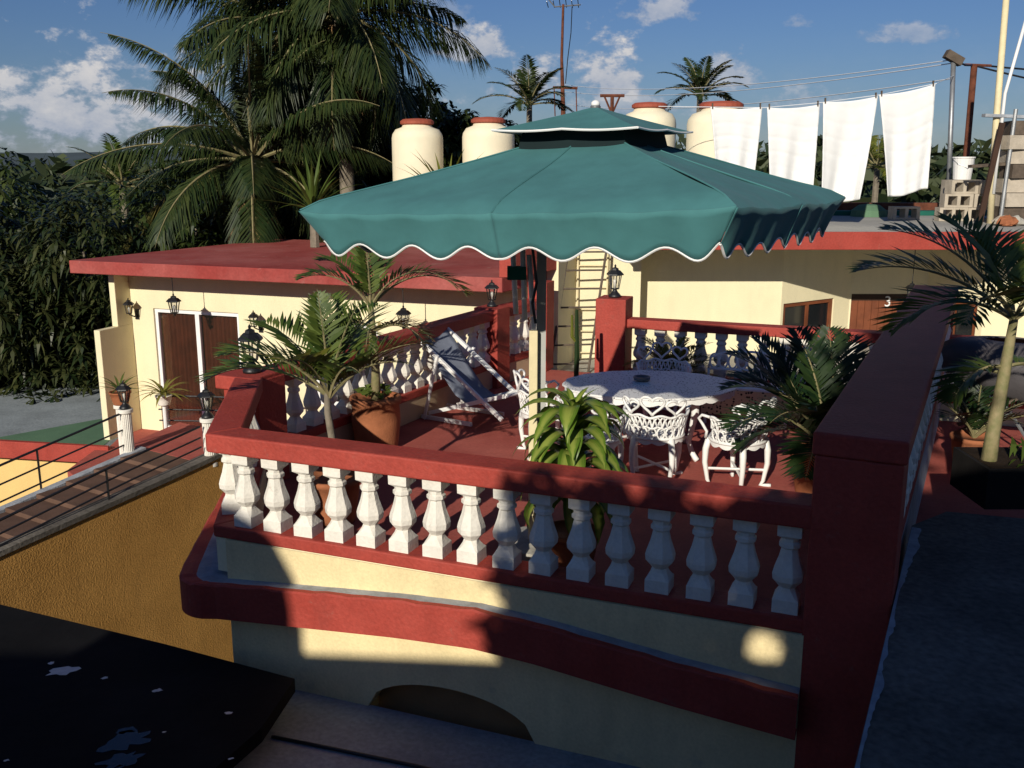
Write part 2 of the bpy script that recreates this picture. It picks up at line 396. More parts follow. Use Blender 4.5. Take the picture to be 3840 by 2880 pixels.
def baluster_mesh(h=.56):
    rings = [(0,.075,.074),(.085,.075,.074),(.098,.068,.055),(.130,.052,.030),(.152,.046,.019),(.168,.058,.024),(.200,.084,.035),(.236,.088,.036),
             (.262,.082,.034),(.33,.060,.025),(.395,.046,.019),(.408,.060,.025),(.430,.060,.025),(.440,.048,.020),(.462,.050,.024),(.482,.069,.068),(.56,.070,.069)]
    mb = MB(); vs = []
    for (z, a, c) in rings:
        z = z*h/.56
        vs += [(a,-c,z),(a,c,z),(c,a,z),(-c,a,z),(-a,c,z),(-a,-c,z),(-c,-a,z),(c,-a,z)]
    n = len(rings)
    fs = [(i*8+j, i*8+(j+1)%8, (i+1)*8+(j+1)%8, (i+1)*8+j) for i in range(n-1) for j in range(8)]
    fs += [tuple(range(7,-1,-1)), tuple(range((n-1)*8, n*8))]
    mb.add(vs, fs); return mb.mesh('baluster', 'white_plaster')
BAL = baluster_mesh()
BAL_LOW = baluster_mesh(.42)

def add_balusters(t, p, q, n, z, me, m0=.14, m1=.14):
    p, q = Vector(p[:2]), Vector(q[:2]); d = q - p; Lg = d.length; d.normalize()
    for i in range(n):
        s = m0 + (Lg - m0 - m1)*i/max(1, n-1)
        c = p + d*s
        o = link('baluster', me, (c.x - t.location.x, c.y - t.location.y, z - t.location.z), t)
        o.rotation_euler.z = math.atan2(d.y, d.x) + random.uniform(-.03, .03)

PATH = [P_END, P_A, P_B, P_C, P_D]
LR, RR = strip(PATH, .25)
LC, RC = strip(PATH, .23)
LW, RW = strip(PATH, .20)
BT = []
specs = [('front', 'front red-railed balustrade of white balusters nearest the camera', 16, .12, .17),
         ('corner', 'short angled red balustrade joining the front rail to the lantern post', 6, .22, .32),
         ('side', 'long left balustrade of white balusters running back to the house', 16, .32, .26),
         ('rear', 'short balustrade bay beside the pole at the back left of the terrace', 4, .26, .2)]
for i, (nm, lab, n, m0, m1) in enumerate(specs):
    p, q = PATH[i], PATH[i+1]
    mid = lerp(p, q, .5)
    t = thing('balustrade', lab, 'balustrade', (mid[0], mid[1], 0), 0, 'red and white terrace balustrades')
    e0 = 0 if i == 0 else 0
    bev(part(t, 'rail', MB().prism([LR[i], RR[i], RR[i+1], LR[i+1]], .92, 1.06), 'red_paint', True), .014)
    bev(part(t, 'curb', MB().prism([LC[i], RC[i], RC[i+1], LC[i+1]], .27, .362), 'red_paint', True), .012)
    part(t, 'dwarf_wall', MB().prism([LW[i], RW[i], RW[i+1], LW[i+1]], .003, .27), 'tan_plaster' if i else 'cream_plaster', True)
    add_balusters(t, p, q, n, .358, BAL, m0, m1)
    if i == 1:
        bev(part(t, 'post', MB().obox((P_B[0]+.03, P_B[1]+.02, .515), (.40, .40, 1.03), R(-25)), 'red_paint', True), .012)
        bev(part(t, 'post_cap', MB().obox((P_B[0]-.01, P_B[1]+.0, 1.0), (.44, .44, .13), R(-25)), 'red_paint', True), .014)
    if i == 2:
        bev(part(t, 'post', MB().obox((P_C[0], P_C[1], .54), (.36, .36, 1.08), R(-28)), 'red_paint', True), .012)
    if i == 3:
        bev(part(t, 'post', MB().obox((P_D[0], P_D[1], .65), (.30, .30, 1.30), R(-24)), 'red_paint', True), .012)

# front wall of the terrace with its bowed ledge
FW0, FW1 = (-2.10, 6.675), (1.70, 5.188)          # outer face
fd = (Vector(FW1) - Vector(FW0)).normalized(); fn = Vector((fd.y, -fd.x))     # fn: outward, towards the camera
def fpt(s, o): p = Vector(FW0) + fd*s + fn*o; return (p.x, p.y)
LEN = (Vector(FW1)-Vector(FW0)).length
tb = thing('terrace_base', 'cream terrace base wall with a bowed red ledge below the front balustrade', 'wall', (fpt(2,0)[0], fpt(2,0)[1], -.83))
# wall with an arched recess
ax0, ax1, az0, arise = 1.15, 2.42, -.83, .27
w = MB()
N = 18
top = .27; bot = -.95
def apt(k):
    u = k/N; x = ax0 + (ax1-ax0)*u
    return x, az0 + arise*math.sqrt(max(0, 1-(2*u-1)**2))
vs = []; fs = []
vs += [(*fpt(0,0),bot),(*fpt(ax0,0),bot),(*fpt(ax0,0),top),(*fpt(0,0),top)]; fs += [(0,1,2,3)]
vs += [(*fpt(ax1,0),bot),(*fpt(LEN,0),bot),(*fpt(LEN,0),top),(*fpt(ax1,0),top)]; fs += [(4,5,6,7)]
k0 = len(vs)
for k in range(N+1):
    x, z = apt(k); vs += [(*fpt(x,0),z),(*fpt(x,0),top),(*fpt(x,-.16),z)]
for k in range(N):
    a = k0+3*k; fs += [(a,a+3,a+4,a+1),(a,a+2,a+5,a+3)]
k1 = len(vs)
vs += [(*fpt(0,-.3),bot),(*fpt(0,-.3),top)]; fs += [(0,3,k1+1,k1)]
w.add(vs, fs)
part(tb, 'wall', w, 'cream_weathered', True)
ap = MB()
av = []
for k in range(N+1):
    x, z = apt(k); av += [(*fpt(x,-.15),bot),(*fpt(x,-.15),z+.002)]
ap.add(av, [(2*k,2*k+2,2*k+3,2*k+1) for k in range(N)])
part(tb, 'arch_panel', ap, 'arch_brown', True)
# left return wall
lw = MB().prism([fpt(0.002,-.012), (-2.47, 8.68), (-2.30, 8.70), fpt(.2,-.012)], -2.6, .27)
part(tb, 'side_wall', lw, 'cream_weathered', True)
# ledge: profile swept along front and round the left corner
def ledge_z(x):
    K = [(-2.4,-.03),(-2.2,-.02),(-1.45,.05),(-.8,.11),(-.27,.14),(.14,.115),(.98,.015),(1.70,-.05)]
    if x <= K[0][0]: return K[0][1]
    for (a,za),(b,zb) in zip(K, K[1:]):
        if x <= b:
            u = (x-a)/(b-a); u = u*u*(3-2*u) if False else u
            return za + (zb-za)*u
    return K[-1][1]
path = []
for k in range(9):                                   # left side, back to front
    u = k/8; p = lerp((-2.70, 8.6), (-2.52, 6.95), u); path.append((p[0], p[1], -.03 - .0*u, 1))
for k in range(1, 8):                                # rounded corner
    a = R(180 + 12 + 72*k/8); path.append((-2.20 + .30*math.cos(a), 6.83 + .27*math.sin(a), -.04, 1))
nS = 40
for k in range(nS+1):
    s = -.02 + (LEN+.02)*k/nS; p = fpt(s, .13); path.append((p[0], p[1], ledge_z(p[0])-.02 , 0))
inner = []
for k in range(9):
    u = k/8; p = lerp((-2.45, 8.6), (-2.12, 6.80), u); inner.append(p)
for k in range(1, 8): inner.append(lerp((-2.12,6.80), fpt(0,-.02), k/8))
for k in range(nS+1):
    s = 0 + LEN*k/nS; inner.append(fpt(s, -.02))
lg = MB(); lv = []; lf = []
for k, ((x,y,z,sd_), q) in enumerate(zip(path, inner)):
    j = .006*math.sin(k*2.3) + .004*math.sin(k*5.1)
    lv += [(x,y,z-.27),(x,y,z+j-.012),(x+(q[0]-x)*.06,y+(q[1]-y)*.06,z+j),(x+(q[0]-x)*.34,y+(q[1]-y)*.34,z+j*.5),(q[0],q[1],z-.0),(q[0],q[1],z-.27)]
for k in range(len(path)-1):
    a, b = 6*k, 6*k+6
    for m_ in range(5): lf.append((a+m_, b+m_, b+m_+1, a+m_+1))
    lf.append((a+5, b+5, b, a))
lg.add(lv, lf)
lo = part(tb, 'ledge', lg, 'red_paint', True)
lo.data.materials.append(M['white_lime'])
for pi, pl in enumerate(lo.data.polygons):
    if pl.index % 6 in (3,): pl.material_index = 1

# ---- lower slab in front, black roof sheet, cable
sl = MB(); sl.prism([fpt(-.9,-.02), fpt(LEN+.6,-.02), (3.0,.4), (-3.4,.4)], -1.05, -.83)
structure('lower_roof_slab', sl, 'grey_concrete')
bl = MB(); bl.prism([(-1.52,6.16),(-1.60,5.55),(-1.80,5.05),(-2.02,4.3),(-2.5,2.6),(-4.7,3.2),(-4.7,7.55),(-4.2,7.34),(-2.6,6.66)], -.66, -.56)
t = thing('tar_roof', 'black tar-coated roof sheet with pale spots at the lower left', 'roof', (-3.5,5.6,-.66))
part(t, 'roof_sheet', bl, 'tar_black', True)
def blob(cx, cy, r, z, n=18, el=1.0, rz=0.0, rough=.35):
    vs = []
    for k in range(n):
        a = 2*math.pi*k/n; q = r*(1+random.uniform(-rough, rough))
        x, y = q*math.cos(a)*el, q*math.sin(a); vs.append((cx+x*math.cos(rz)-y*math.sin(rz), cy+x*math.sin(rz)+y*math.cos(rz), z))
    return MB().add(vs, [tuple(range(n))])
for (x,y,r,el_) in [(-3.18,6.26,.075,1.6),(-3.32,6.37,.022,1.2),(-2.85,6.16,.02,1.5),(-2.42,6.0,.026,1.5),(-1.86,5.72,.022,1.4),(-2.2,5.5,.01,1.5),(-1.7,5.22,.014,2),(-3.05,5.2,.012,2),(-3.35,5.25,.02,1.5),(-2.05,4.72,.016,1.6)]:
    part(t, 'pale_spot', blob(x, y, r*.8, -.556, 14, el_, .3), 'white_dropping', True)
for (x,y,r,el_,rz) in [(-2.42,5.40,.085,1.6,.35),(-2.36,5.20,.06,2.0,.5),(-2.40,5.05,.045,2.6,.6),(-2.28,4.86,.035,4.0,.75),(-2.45,5.52,.03,1.8,.2)]:
    part(t, 'puddle', blob(x, y, r, -.556, 22, el_, rz, .45), 'puddle', True)
cab = MB().tube([(-1.62,5.86,-.82),(-1.2,5.72,-.815),(-.6,5.52,-.815),(-.2,5.36,-.82),(.3,5.10,-.82),(.9,4.85,-.82)], .012, 6)
single('cable', cab, 'black_iron', 'thin black cable lying along the foot of the terrace base wall', 'cable', (-.6,5.5,-.83), smooth=True)

# ---- right parapet with its pier, and the grey landing beside it
rp0, rp1 = Vector((1.914,5.12)), Vector((5.19,11.83))
rd = (rp1-rp0).normalized(); rn = Vector((rd.y,-rd.x))
def rpt(s, o): p = rp0 + rd*s + rn*o; return (p.x, p.y)
RL = (rp1-rp0).length
t = thing('parapet', 'dark red parapet with a square pier in shadow at the right', 'parapet', (*rpt(2,0), .55))
bev(part(t, 'pier', MB().prism([rpt(-.03,-.235), rpt(-.03,.235), rpt(.36,.235), rpt(.36,-.235)], -.83, 1.366), 'red_paint', True), .015)
bev(part(t, 'rail', MB().prism([rpt(-.04,-.25), rpt(-.04,.25), rpt(RL,.25), rpt(RL,-.25)], 1.366, 1.5), 'red_paint', True), .016, 3)
bev(part(t, 'pier', MB().prism([rpt(RL-.4,-.235), rpt(RL-.4,.235), rpt(RL-.01,.235), rpt(RL-.01,-.235)], 0.003, 1.366), 'red_paint', True), .015)
bev(part(t, 'curb', MB().prism([rpt(.36,-.22), rpt(.36,.22), rpt(RL-.4,.22), rpt(RL-.4,-.22)], .70, .80), 'red_paint', True), .012)
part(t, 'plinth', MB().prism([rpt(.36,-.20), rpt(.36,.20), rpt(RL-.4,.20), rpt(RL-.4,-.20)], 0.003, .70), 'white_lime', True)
add_balusters(t, rpt(.36,.14), rpt(RL-.4,.14), 24, .798, BAL, .15, .15)
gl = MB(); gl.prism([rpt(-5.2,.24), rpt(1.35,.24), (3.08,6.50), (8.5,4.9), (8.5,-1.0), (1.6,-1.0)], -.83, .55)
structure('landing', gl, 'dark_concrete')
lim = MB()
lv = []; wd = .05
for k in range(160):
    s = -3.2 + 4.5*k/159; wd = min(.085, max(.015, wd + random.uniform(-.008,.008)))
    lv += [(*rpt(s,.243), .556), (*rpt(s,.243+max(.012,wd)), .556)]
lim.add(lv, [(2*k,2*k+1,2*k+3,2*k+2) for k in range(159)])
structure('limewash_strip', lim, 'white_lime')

# ---- rear rail with its pillar
RE, RF = (1.335, 12.55), (6.2, 10.72)
t = thing('balustrade', 'rear balustrade from the square lantern pillar to the right edge', 'balustrade', (RE[0], RE[1], 0), 0, 'red and white terrace balustrades')
L2, R2 = strip([RE, RF], .24)
def q2(s, o):
    d = (Vector(RF)-Vector(RE)).normalized(); n_ = Vector((-d.y, d.x)); p = Vector(RE)+d*s+n_*o; return (p.x,p.y)
RLn = (Vector(RF)-Vector(RE)).length
bev(part(t, 'pillar', MB().prism([q2(-.2,-.2), q2(.2,-.2), q2(.2,.2), q2(-.2,.2)], .003, 1.26), 'red_paint', True), .01)
bev(part(t, 'rail', MB().prism([q2(.2,-.12), q2(RLn,-.12), q2(RLn,.12), q2(.2,.12)], .88, 1.0), 'red_paint', True), .012)
bev(part(t, 'curb', MB().prism([q2(.2,-.11), q2(RLn,-.11), q2(RLn,.11), q2(.2,.11)], .22, .32), 'red_paint', True), .012)
part(t, 'dwarf_wall', MB().prism([q2(.2,-.10), q2(RLn,-.10), q2(RLn,.10), q2(.2,.10)], .003, .22), 'cream_plaster', True)
add_balusters(t, q2(.2,0), q2(RLn,0), 19, .318, BAL, .16, .16)

# ================================================================ lanterns
def lantern_parts(t, z0=0.0, s=1.0, hang=False):
    """six-sided coach lantern; z0 = foot"""
    if not hang:
        part(t, 'foot', MB().lathe([(.085*s,z0),(.088*s,z0+.02*s),(.07*s,z0+.045*s),(.045*s,z0+.07*s),(.03*s,z0+.095*s),(.03*s,z0+.11*s)], 12), 'black_iron', smooth=True)
    zb = z0 + .11*s; zt = zb + .20*s
    f = MB()
    f.lathe([(.032*s,zb-.004),(.06*s,zb),(.06*s,zb+.012*s)], 6)
    f.lathe([(.095*s,zt-.012*s),(.098*s,zt)], 6)
    for k in range(6):
        a = 2*math.pi*k/6
        f.tube([(.056*s*math.cos(a),.056*s*math.sin(a),zb),(.092*s*math.cos(a),.092*s*math.sin(a),zt)], .008*s, 4)
    fr = part(t, 'frame', f, 'black_iron')
    for k in range(6):
        a = 2*math.pi*k/6; b = 2*math.pi*(k+1)/6
        gl_ = MB().add([(.052*s*math.cos(a),.052*s*math.sin(a),zb+.012*s),(.052*s*math.cos(b),.052*s*math.sin(b),zb+.012*s),(.087*s*math.cos(b),.087*s*math.sin(b),zt-.012*s),(.087*s*math.cos(a),.087*s*math.sin(a),zt-.012*s)],[(0,1,2,3)])
        part(t, 'pane', gl_, LGLASS)
    part(t, 'roof', MB().lathe([(.125*s,zt-.004),(.12*s,zt+.012*s),(.075*s,zt+.055*s),(.05*s,zt+.06*s),(.045*s,zt+.085*s),(.012*s,zt+.10*s),(.016*s,zt+.12*s),(.004*s,zt+.14*s)], 6), 'black_iron')
    part(t, 'bulb', MB().lathe([(.012*s,zb+.01),(.014*s,zb+.05*s),(.028*s,zb+.09*s),(.026*s,zb+.12*s),(.01*s,zb+.14*s)], 8), 'glass_pale', smooth=True)
    return zt + .14*s
gm = bpy.data.materials.new('lantern_glass'); gm.use_nodes = True
_N, _L = gm.node_tree.nodes, gm.node_tree.links
_tr = _N.new('ShaderNodeBsdfTransparent'); _gl = _N.new('ShaderNodeBsdfGlossy'); _gl.inputs['Roughness'].default_value = .1
_mx = _N.new('ShaderNodeMixShader'); _mx.inputs[0].default_value = .14
_L.new(_tr.outputs[0], _mx.inputs[1]); _L.new(_gl.outputs[0], _mx.inputs[2]); _L.new(_mx.outputs[0], _N['Material Output'].inputs[0])
LGLASS = gm
def lantern(loc, label, s=1.0, group='black coach lanterns'):
    t = thing('lantern', label, 'lantern', loc, random.uniform(0,1), group); lantern_parts(t, 0, s); return t
def hanging_lantern(loc_top, drop, label, s=1.0):
    t = thing('hanging_lantern', label, 'lantern', loc_top, .3, 'black lanterns hung from the eaves')
    zt = lantern_parts(t, -drop-.45*s, s, True)
    part(t, 'chain', MB().tube([(0,0,0),(0,0,zt-.01)], .007, 5), 'black_iron')
    part(t, 'finial', MB().lathe([(.005,-drop-.45*s+.05*s),(.022*s,-drop-.45*s+.08*s),(.035*s,-drop-.45*s+.108*s)],8), 'black_iron')
    part(t, 'ceiling_rose', MB().lathe([(.03,-.015),(.045,0)],10), 'black_iron')
    return t
lantern((P_B[0]+.02, P_B[1]-.0, 1.066), 'large black lantern on the red corner post of the left balustrade', 1.0)
lantern((RE[0], RE[1], 1.262), 'black lantern on the square red pillar behind the table', .95)
lantern((P_C[0], P_C[1], 1.082), 'black lantern half hidden by palm leaf on the back left balustrade post', .8)
# ================================================================ left house
HF0, HF1 = Vector((-7.31, 16.05)), Vector((-.14, 13.53))      # eave line
hd = (HF1-HF0).normalized(); hn = Vector((-hd.y, hd.x))        # hn: away from the camera
def hp(s, o): p = HF0 + hd*s + hn*o; return (p.x, p.y)
HL = (HF1-HF0).length
t = thing('house', 'cream house with a thick red slab roof and curtained sliding door at left', 'house', (*hp(4,2), -1.66))
HZ = 1.19
rf = MB().prism([hp(0,0), hp(HL,0), hp(HL+.25,1.3), hp(HL+.25,5.2), hp(.65,5.2)], HZ, HZ+.21)
ro = bev(part(t, 'roof', rf, 'red_roof', True), .012)
part(t, 'roof_rim', MB().prism([hp(HL-.06,.06), hp(HL+.16,.06), hp(HL+.4,1.3), hp(HL+.2,1.35)], HZ+.213, HZ+.60), 'red_paint', True, parent=ro)
WO = .86
wx0 = .34
DW = (.90, 2.62)                                              # door opening along the wall
ZF, ZD = -1.66, .53
wl = MB()
wl.prism([hp(wx0,WO), hp(DW[0],WO), hp(DW[0],WO+.18), hp(wx0,WO+.18)], -2.4, HZ)
wl.prism([hp(DW[1],WO), hp(HL+.05,WO), hp(HL+.05,WO+.18), hp(DW[1],WO+.18)], -2.4, HZ)
wl.prism([hp(DW[0],WO), hp(DW[1],WO), hp(DW[1],WO+.18), hp(DW[0],WO+.18)], ZD, HZ)
part(t, 'wall', wl, 'cream_plaster', True)
part(t, 'wall', MB().prism([hp(wx0,WO+.18), hp(wx0+.2,WO+.18), hp(wx0+.9,5.0), hp(wx0+.7,5.0)], -2.4, HZ), 'cream_plaster', True)
part(t, 'wall', MB().prism([hp(HL-.15,WO+.18), hp(HL+.05,WO+.18), hp(HL+.05,5.0), hp(HL-.15,5.0)], -2.4, HZ), 'cream_plaster', True)
fin = MB()
fin.prism([hp(wx0-.02,WO-.80), hp(wx0+.10,WO-.80), hp(wx0+.10,WO-.002), hp(wx0-.02,WO-.002)], -2.4, .24)
fin.prism([hp(wx0-.02,WO-.36), hp(wx0+.10,WO-.36), hp(wx0+.10,WO-.002), hp(wx0-.02,WO-.002)], .24, HZ)
bev(part(t, 'wing_wall', fin, 'cream_plaster', True), .008)
dr = part(t, 'sliding_door', MB().prism([hp(DW[0],WO+.04), hp(DW[1],WO+.04), hp(DW[1],WO+.10), hp(DW[0],WO+.10)], ZF, ZF+.09), 'white_paint', True)
def vbar(a, b, z0, z1, o0=.04, o1=.10): return MB().prism([hp(a,WO+o0), hp(b,WO+o0), hp(b,WO+o1), hp(a,WO+o1)], z0, z1)
for (a,b,z0,z1) in [(DW[0],DW[1],ZD-.07,ZD-.002),(DW[0]+.001,DW[0]+.06,ZF+.09,ZD-.07),(DW[1]-.06,DW[1]-.001,ZF+.09,ZD-.07),(1.72,1.80,ZF+.09,ZD-.07)]:
    part(t, 'frame', vbar(a,b,z0,z1), 'white_paint', True, parent=dr)
for (a,b) in [(DW[0]+.06,1.72),(1.80,DW[1]-.06)]:
    part(t, 'pane', vbar(a,b,ZF+.09,ZD-.07,.068,.074), LGLASS, True, parent=dr)
    cu = MB(); nn = 60
    cv = []
    for k in range(nn+1):
        s = a + (b-a)*k/nn; o = WO+.125 + .022*math.sin(k*.9) + .012*math.sin(k*2.1+1)
        cv += [(*hp(s,o), ZF+.02), (*hp(s,o), ZD-.02)]
    cu.add(cv, [(2*k,2*k+2,2*k+3,2*k+1) for k in range(nn)])
    part(t, 'curtain', cu, 'curtain', True, smooth=True, parent=dr)
part(t, 'backing', MB().prism([hp(DW[0],WO+.19), hp(DW[1],WO+.19), hp(DW[1],WO+.22), hp(DW[0],WO+.22)], ZF, ZD), 'dark_brown', True)
# small high window right of the door
wn = part(t, 'window', MB().prism([hp(4.05,WO-.02), hp(5.2,WO-.02), hp(5.2,WO+.0), hp(4.05,WO+.0)], -.9, .48), 'white_paint', True)
part(t, 'pane', MB().prism([hp(4.12,WO-.026), hp(5.13,WO-.026), hp(5.13,WO-.021), hp(4.12,WO-.021)], -.83, .41), 'glass_dark', True, parent=wn)
part(t, 'sill', MB().prism([hp(4.0,WO-.10), hp(5.25,WO-.10), hp(5.25,WO-.021), hp(4.0,WO-.021)], .48, .53), 'cream_plaster', True, parent=wn)
porch = MB().prism([hp(-.3,WO-.001), hp(5.2,WO-.001), hp(4.4,-1.9), hp(2.2,-2.2), hp(1.0,-1.5), hp(.4,.05), hp(-.3,.05)], -1.9, -1.66)
structure('porch_floor', porch, 'red_floor')

hanging_lantern((*hp(1.95,.10), HZ), .26, 'black lantern hung from the red eave in front of the sliding door', .95)
hanging_lantern((*hp(6.02,.10), HZ), .26, 'black lantern hung from the red eave behind the potted palm', .95)
def sconce(loc, label, rz):
    t = thing('wall_lantern', label, 'lantern', loc, rz, 'black lanterns fixed to the house wall')
    lantern_parts(t, -.06, .8, True)
    part(t, 'bracket', MB().tube([(0,.20,-.02),(0,.12,-.04),(0,.03,.0),(0,0,.02)], .012, 6), 'black_iron')
    part(t, 'back_plate', MB().box(-.04,.04,.185,.20,-.1,.08), 'black_iron')
hrz = math.atan2(hd.y, hd.x)
sconce((*hp(wx0+.22,WO-.2), .42), 'black wall lantern between the wing wall and the sliding door', hrz)
sconce((*hp(3.05,WO-.2), .33), 'pale wall lantern on the cream wall right of the sliding door', hrz)

# ---- stepped ramp with ochre side wall and iron rails
SD = Vector((-.535,-.845)); SN = Vector((-.845,.535))           # SD: downhill, SN: away from the viewer
def sp_(l, o, q=Vector((-4.0,12.45))): p = q + SD*l + SN*o; return (p.x, p.y)
tS = thing('stair', 'gently descending stepped ramp with dark coping along a rough ochre side wall', 'stair', (-5.4,11.6,-2.6))
CPn = [(-1.3,-.70),(-.6,-.77),(0,-.86),(.7,-.94),(1.4,-1.01),(2.2,-1.09),(3.0,-1.17),(4.0,-1.30),(5.5,-1.6)]
ow = MB(); ov = []
for (l,z) in CPn: ov += [(*sp_(l,0),-4.6),(*sp_(l,0),z-.06),(*sp_(l,.16),z-.06),(*sp_(l,.16),-4.6)]
ow.add(ov, [f for k in range(len(CPn)-1) for f in ((4*k,4*k+1,4*k+5,4*k+4),(4*k+1,4*k+2,4*k+6,4*k+5),(4*k+2,4*k+3,4*k+7,4*k+6))] + [(0,3,2,1)])
part(tS, 'side_wall', ow, 'ochre_plaster', True)
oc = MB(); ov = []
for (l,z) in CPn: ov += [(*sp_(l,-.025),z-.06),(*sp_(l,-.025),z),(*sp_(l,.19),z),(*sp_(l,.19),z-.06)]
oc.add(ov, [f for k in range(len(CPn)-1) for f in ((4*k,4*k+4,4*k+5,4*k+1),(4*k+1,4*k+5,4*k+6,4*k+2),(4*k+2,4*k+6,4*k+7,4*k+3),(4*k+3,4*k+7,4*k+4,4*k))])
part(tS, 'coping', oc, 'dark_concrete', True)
for k in range(11):
    l = -.05 + .42*k; z1 = -1.02 - .055*k
    bev(part(tS, 'step', MB().prism([sp_(l,.195), sp_(l+.44,.195), sp_(l+.44,1.46), sp_(l,1.46)], z1-.55, z1), 'step_tile', True), .008)
part(tS, 'landing', MB().prism([sp_(-1.3,.195), sp_(-.055,.195), sp_(-.055,1.9), sp_(-1.3,2.3)], -1.6, -1.02), 'red_floor', True)
fc = MB(); fcv = []
for k in range(9):
    l = -.05+.55*k; z = -.99-.070*k
    fcv += [(*sp_(l,1.47),z-.5),(*sp_(l,1.47),z),(*sp_(l,1.60),z),(*sp_(l,1.60),z-.5)]
fc.add(fcv, [f for k in range(8) for f in ((4*k,4*k+4,4*k+5,4*k+1),(4*k+1,4*k+5,4*k+6,4*k+2),(4*k+2,4*k+6,4*k+7,4*k+3),(4*k+3,4*k+7,4*k+4,4*k))])
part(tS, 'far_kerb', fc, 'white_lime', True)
def fluted(t, x, y, z0, z1, r=.075):
    n = 20; rings = [(z0,r*1.25,0),(z0+.05,r*1.25,0),(z0+.06,r,1),(z1-.07,r,1),(z1-.06,r*1.1,0),(z1-.05,r*1.35,0),(z1-.01,r*1.35,0),(z1,r*1.25,0)]
    vs = []
    for (z,q,fl_) in rings:
        for j in range(2*n):
            a = math.pi*j/n; rr = q*(1-.10*fl_*(j%2)); vs.append((x+rr*math.cos(a), y+rr*math.sin(a), z))
    m_ = 2*n; k = len(rings)
    fs = [(i*m_+j, i*m_+(j+1)%m_, (i+1)*m_+(j+1)%m_, (i+1)*m_+j) for i in range(k-1) for j in range(m_)] + [tuple(range((k-1)*m_, k*m_))]
    return MB().add(vs, fs)
def column(x, y, z0, z1, label, r=.078):
    t = thing('column', label, 'column', (x,y,z0), 0, 'small fluted cream columns by the stair')
    part(t, 'shaft', fluted(t, 0,0,0,z1-z0,r), 'white_plaster'); return t
column(-5.43,13.2,-1.66,-.40,'fluted cream column at the far head of the stair')
column(-4.06,12.52,-1.015,-.35,'fluted cream column at the near head of the stair beside the red rail')
lantern((-5.43,13.2,-.398), 'small black lantern on the far fluted stair column', .9)
lantern((-4.06,12.52,-.348), 'small black lantern on the near fluted stair column', .95)
def iron_rail(pts, label, drops, posts):
    t = thing('iron_railing', label, 'railing', (pts[-1][0], pts[-1][1], pts[-1][2]-1.0), 0, 'thin black iron railings')
    for d in drops:
        part(t, 'bar', MB().tube([(p[0],p[1],p[2]-d) for p in pts], .016 if d == drops[0] else .012, 6), 'black_iron', True)
    for p in posts:
        part(t, 'post', MB().tube([p, (p[0],p[1],p[2]-drops[-1]-.28)], .014, 6), 'black_iron', True)
FQ = Vector((-5.43,13.2))
def rl(q, L): return [(*sp_(l,0,q), z) for (l,z) in L]
iron_rail(rl(FQ,[(.05,-.45),(1.0,-.60),(2.0,-.76),(3.4,-.98)]), 'far black iron rail of the ramp against the green roof', [0,.24,.46,.66], rl(FQ,[(1.35,-.655),(3.2,-.95)]))
NQ = Vector((-4.0,12.45)) + SN*.08
iron_rail(rl(NQ,[(.12,-.44),(1.3,-.60),(2.9,-.86),(4.0,-1.04)]), 'near black iron rail of the ramp above the ochre wall', [0,.15,.28], rl(NQ,[(1.55,-.64),(3.6,-.97)]))
iron_rail([(-5.6,14.9,-.62),(-4.7,14.9,-.64),(-3.6,14.8,-.66)], 'low black iron porch railing in front of the sliding door', [0,.22,.40,.58], [(-5.5,14.9,-.62),(-3.7,14.8,-.66)])

# ---- lower annex with green roof
t = thing('annex', 'low annex at far left with a grey and green flat roof', 'annex', (-10,17,-4.6))
part(t, 'roof', MB().prism([(-14.5,16.9),(-6.72,15.45),(-6.9,17.3),(-8.0,20.4),(-14.5,19.6)], -1.86, -1.66), 'grey_concrete', True)
part(t, 'roof_patch', MB().prism([(-9.0,16.0),(-6.85,15.62),(-6.98,17.2),(-7.4,17.6)], -1.658, -1.653), 'green_roof', True)
bev(part(t, 'fascia', MB().prism([(-14.6,16.80),(-6.66,15.36),(-6.68,15.46),(-14.6,16.92)], -1.90, -1.60), 'red_paint', True), .01)
part(t, 'wall', MB().prism([(-14.5,17.15),(-6.85,15.72),(-7.6,20.0),(-14.5,19.4)], -4.6, -1.862), 'yellow_plaster', True)

# ================================================================ rear building
t = thing('guest_building', 'long cream building with red fascia and a porch recess behind the terrace', 'house', (6,17,-1.6))
ZB = -1.6; EZ = 1.735
def wallseg(p, q, z0, z1, th=.15, m_='cream_plaster', nm='wall', parent=None):
    p, q = Vector(p), Vector(q); d = (q-p).normalized(); n_ = Vector((-d.y, d.x))
    a, b = q + n_*th, p + n_*th
    return part(t, nm, MB().prism([tuple(p), tuple(q), tuple(a), tuple(b)], z0, z1), m_, True, parent=parent)
wallseg((.98,15.5),(2.06,15.5), ZB, 2.35, .5)
wallseg((2.06,16.0),(4.47,16.0), ZB, EZ)
wallseg((7.84,16.0),(13.5,16.0), ZB, EZ)
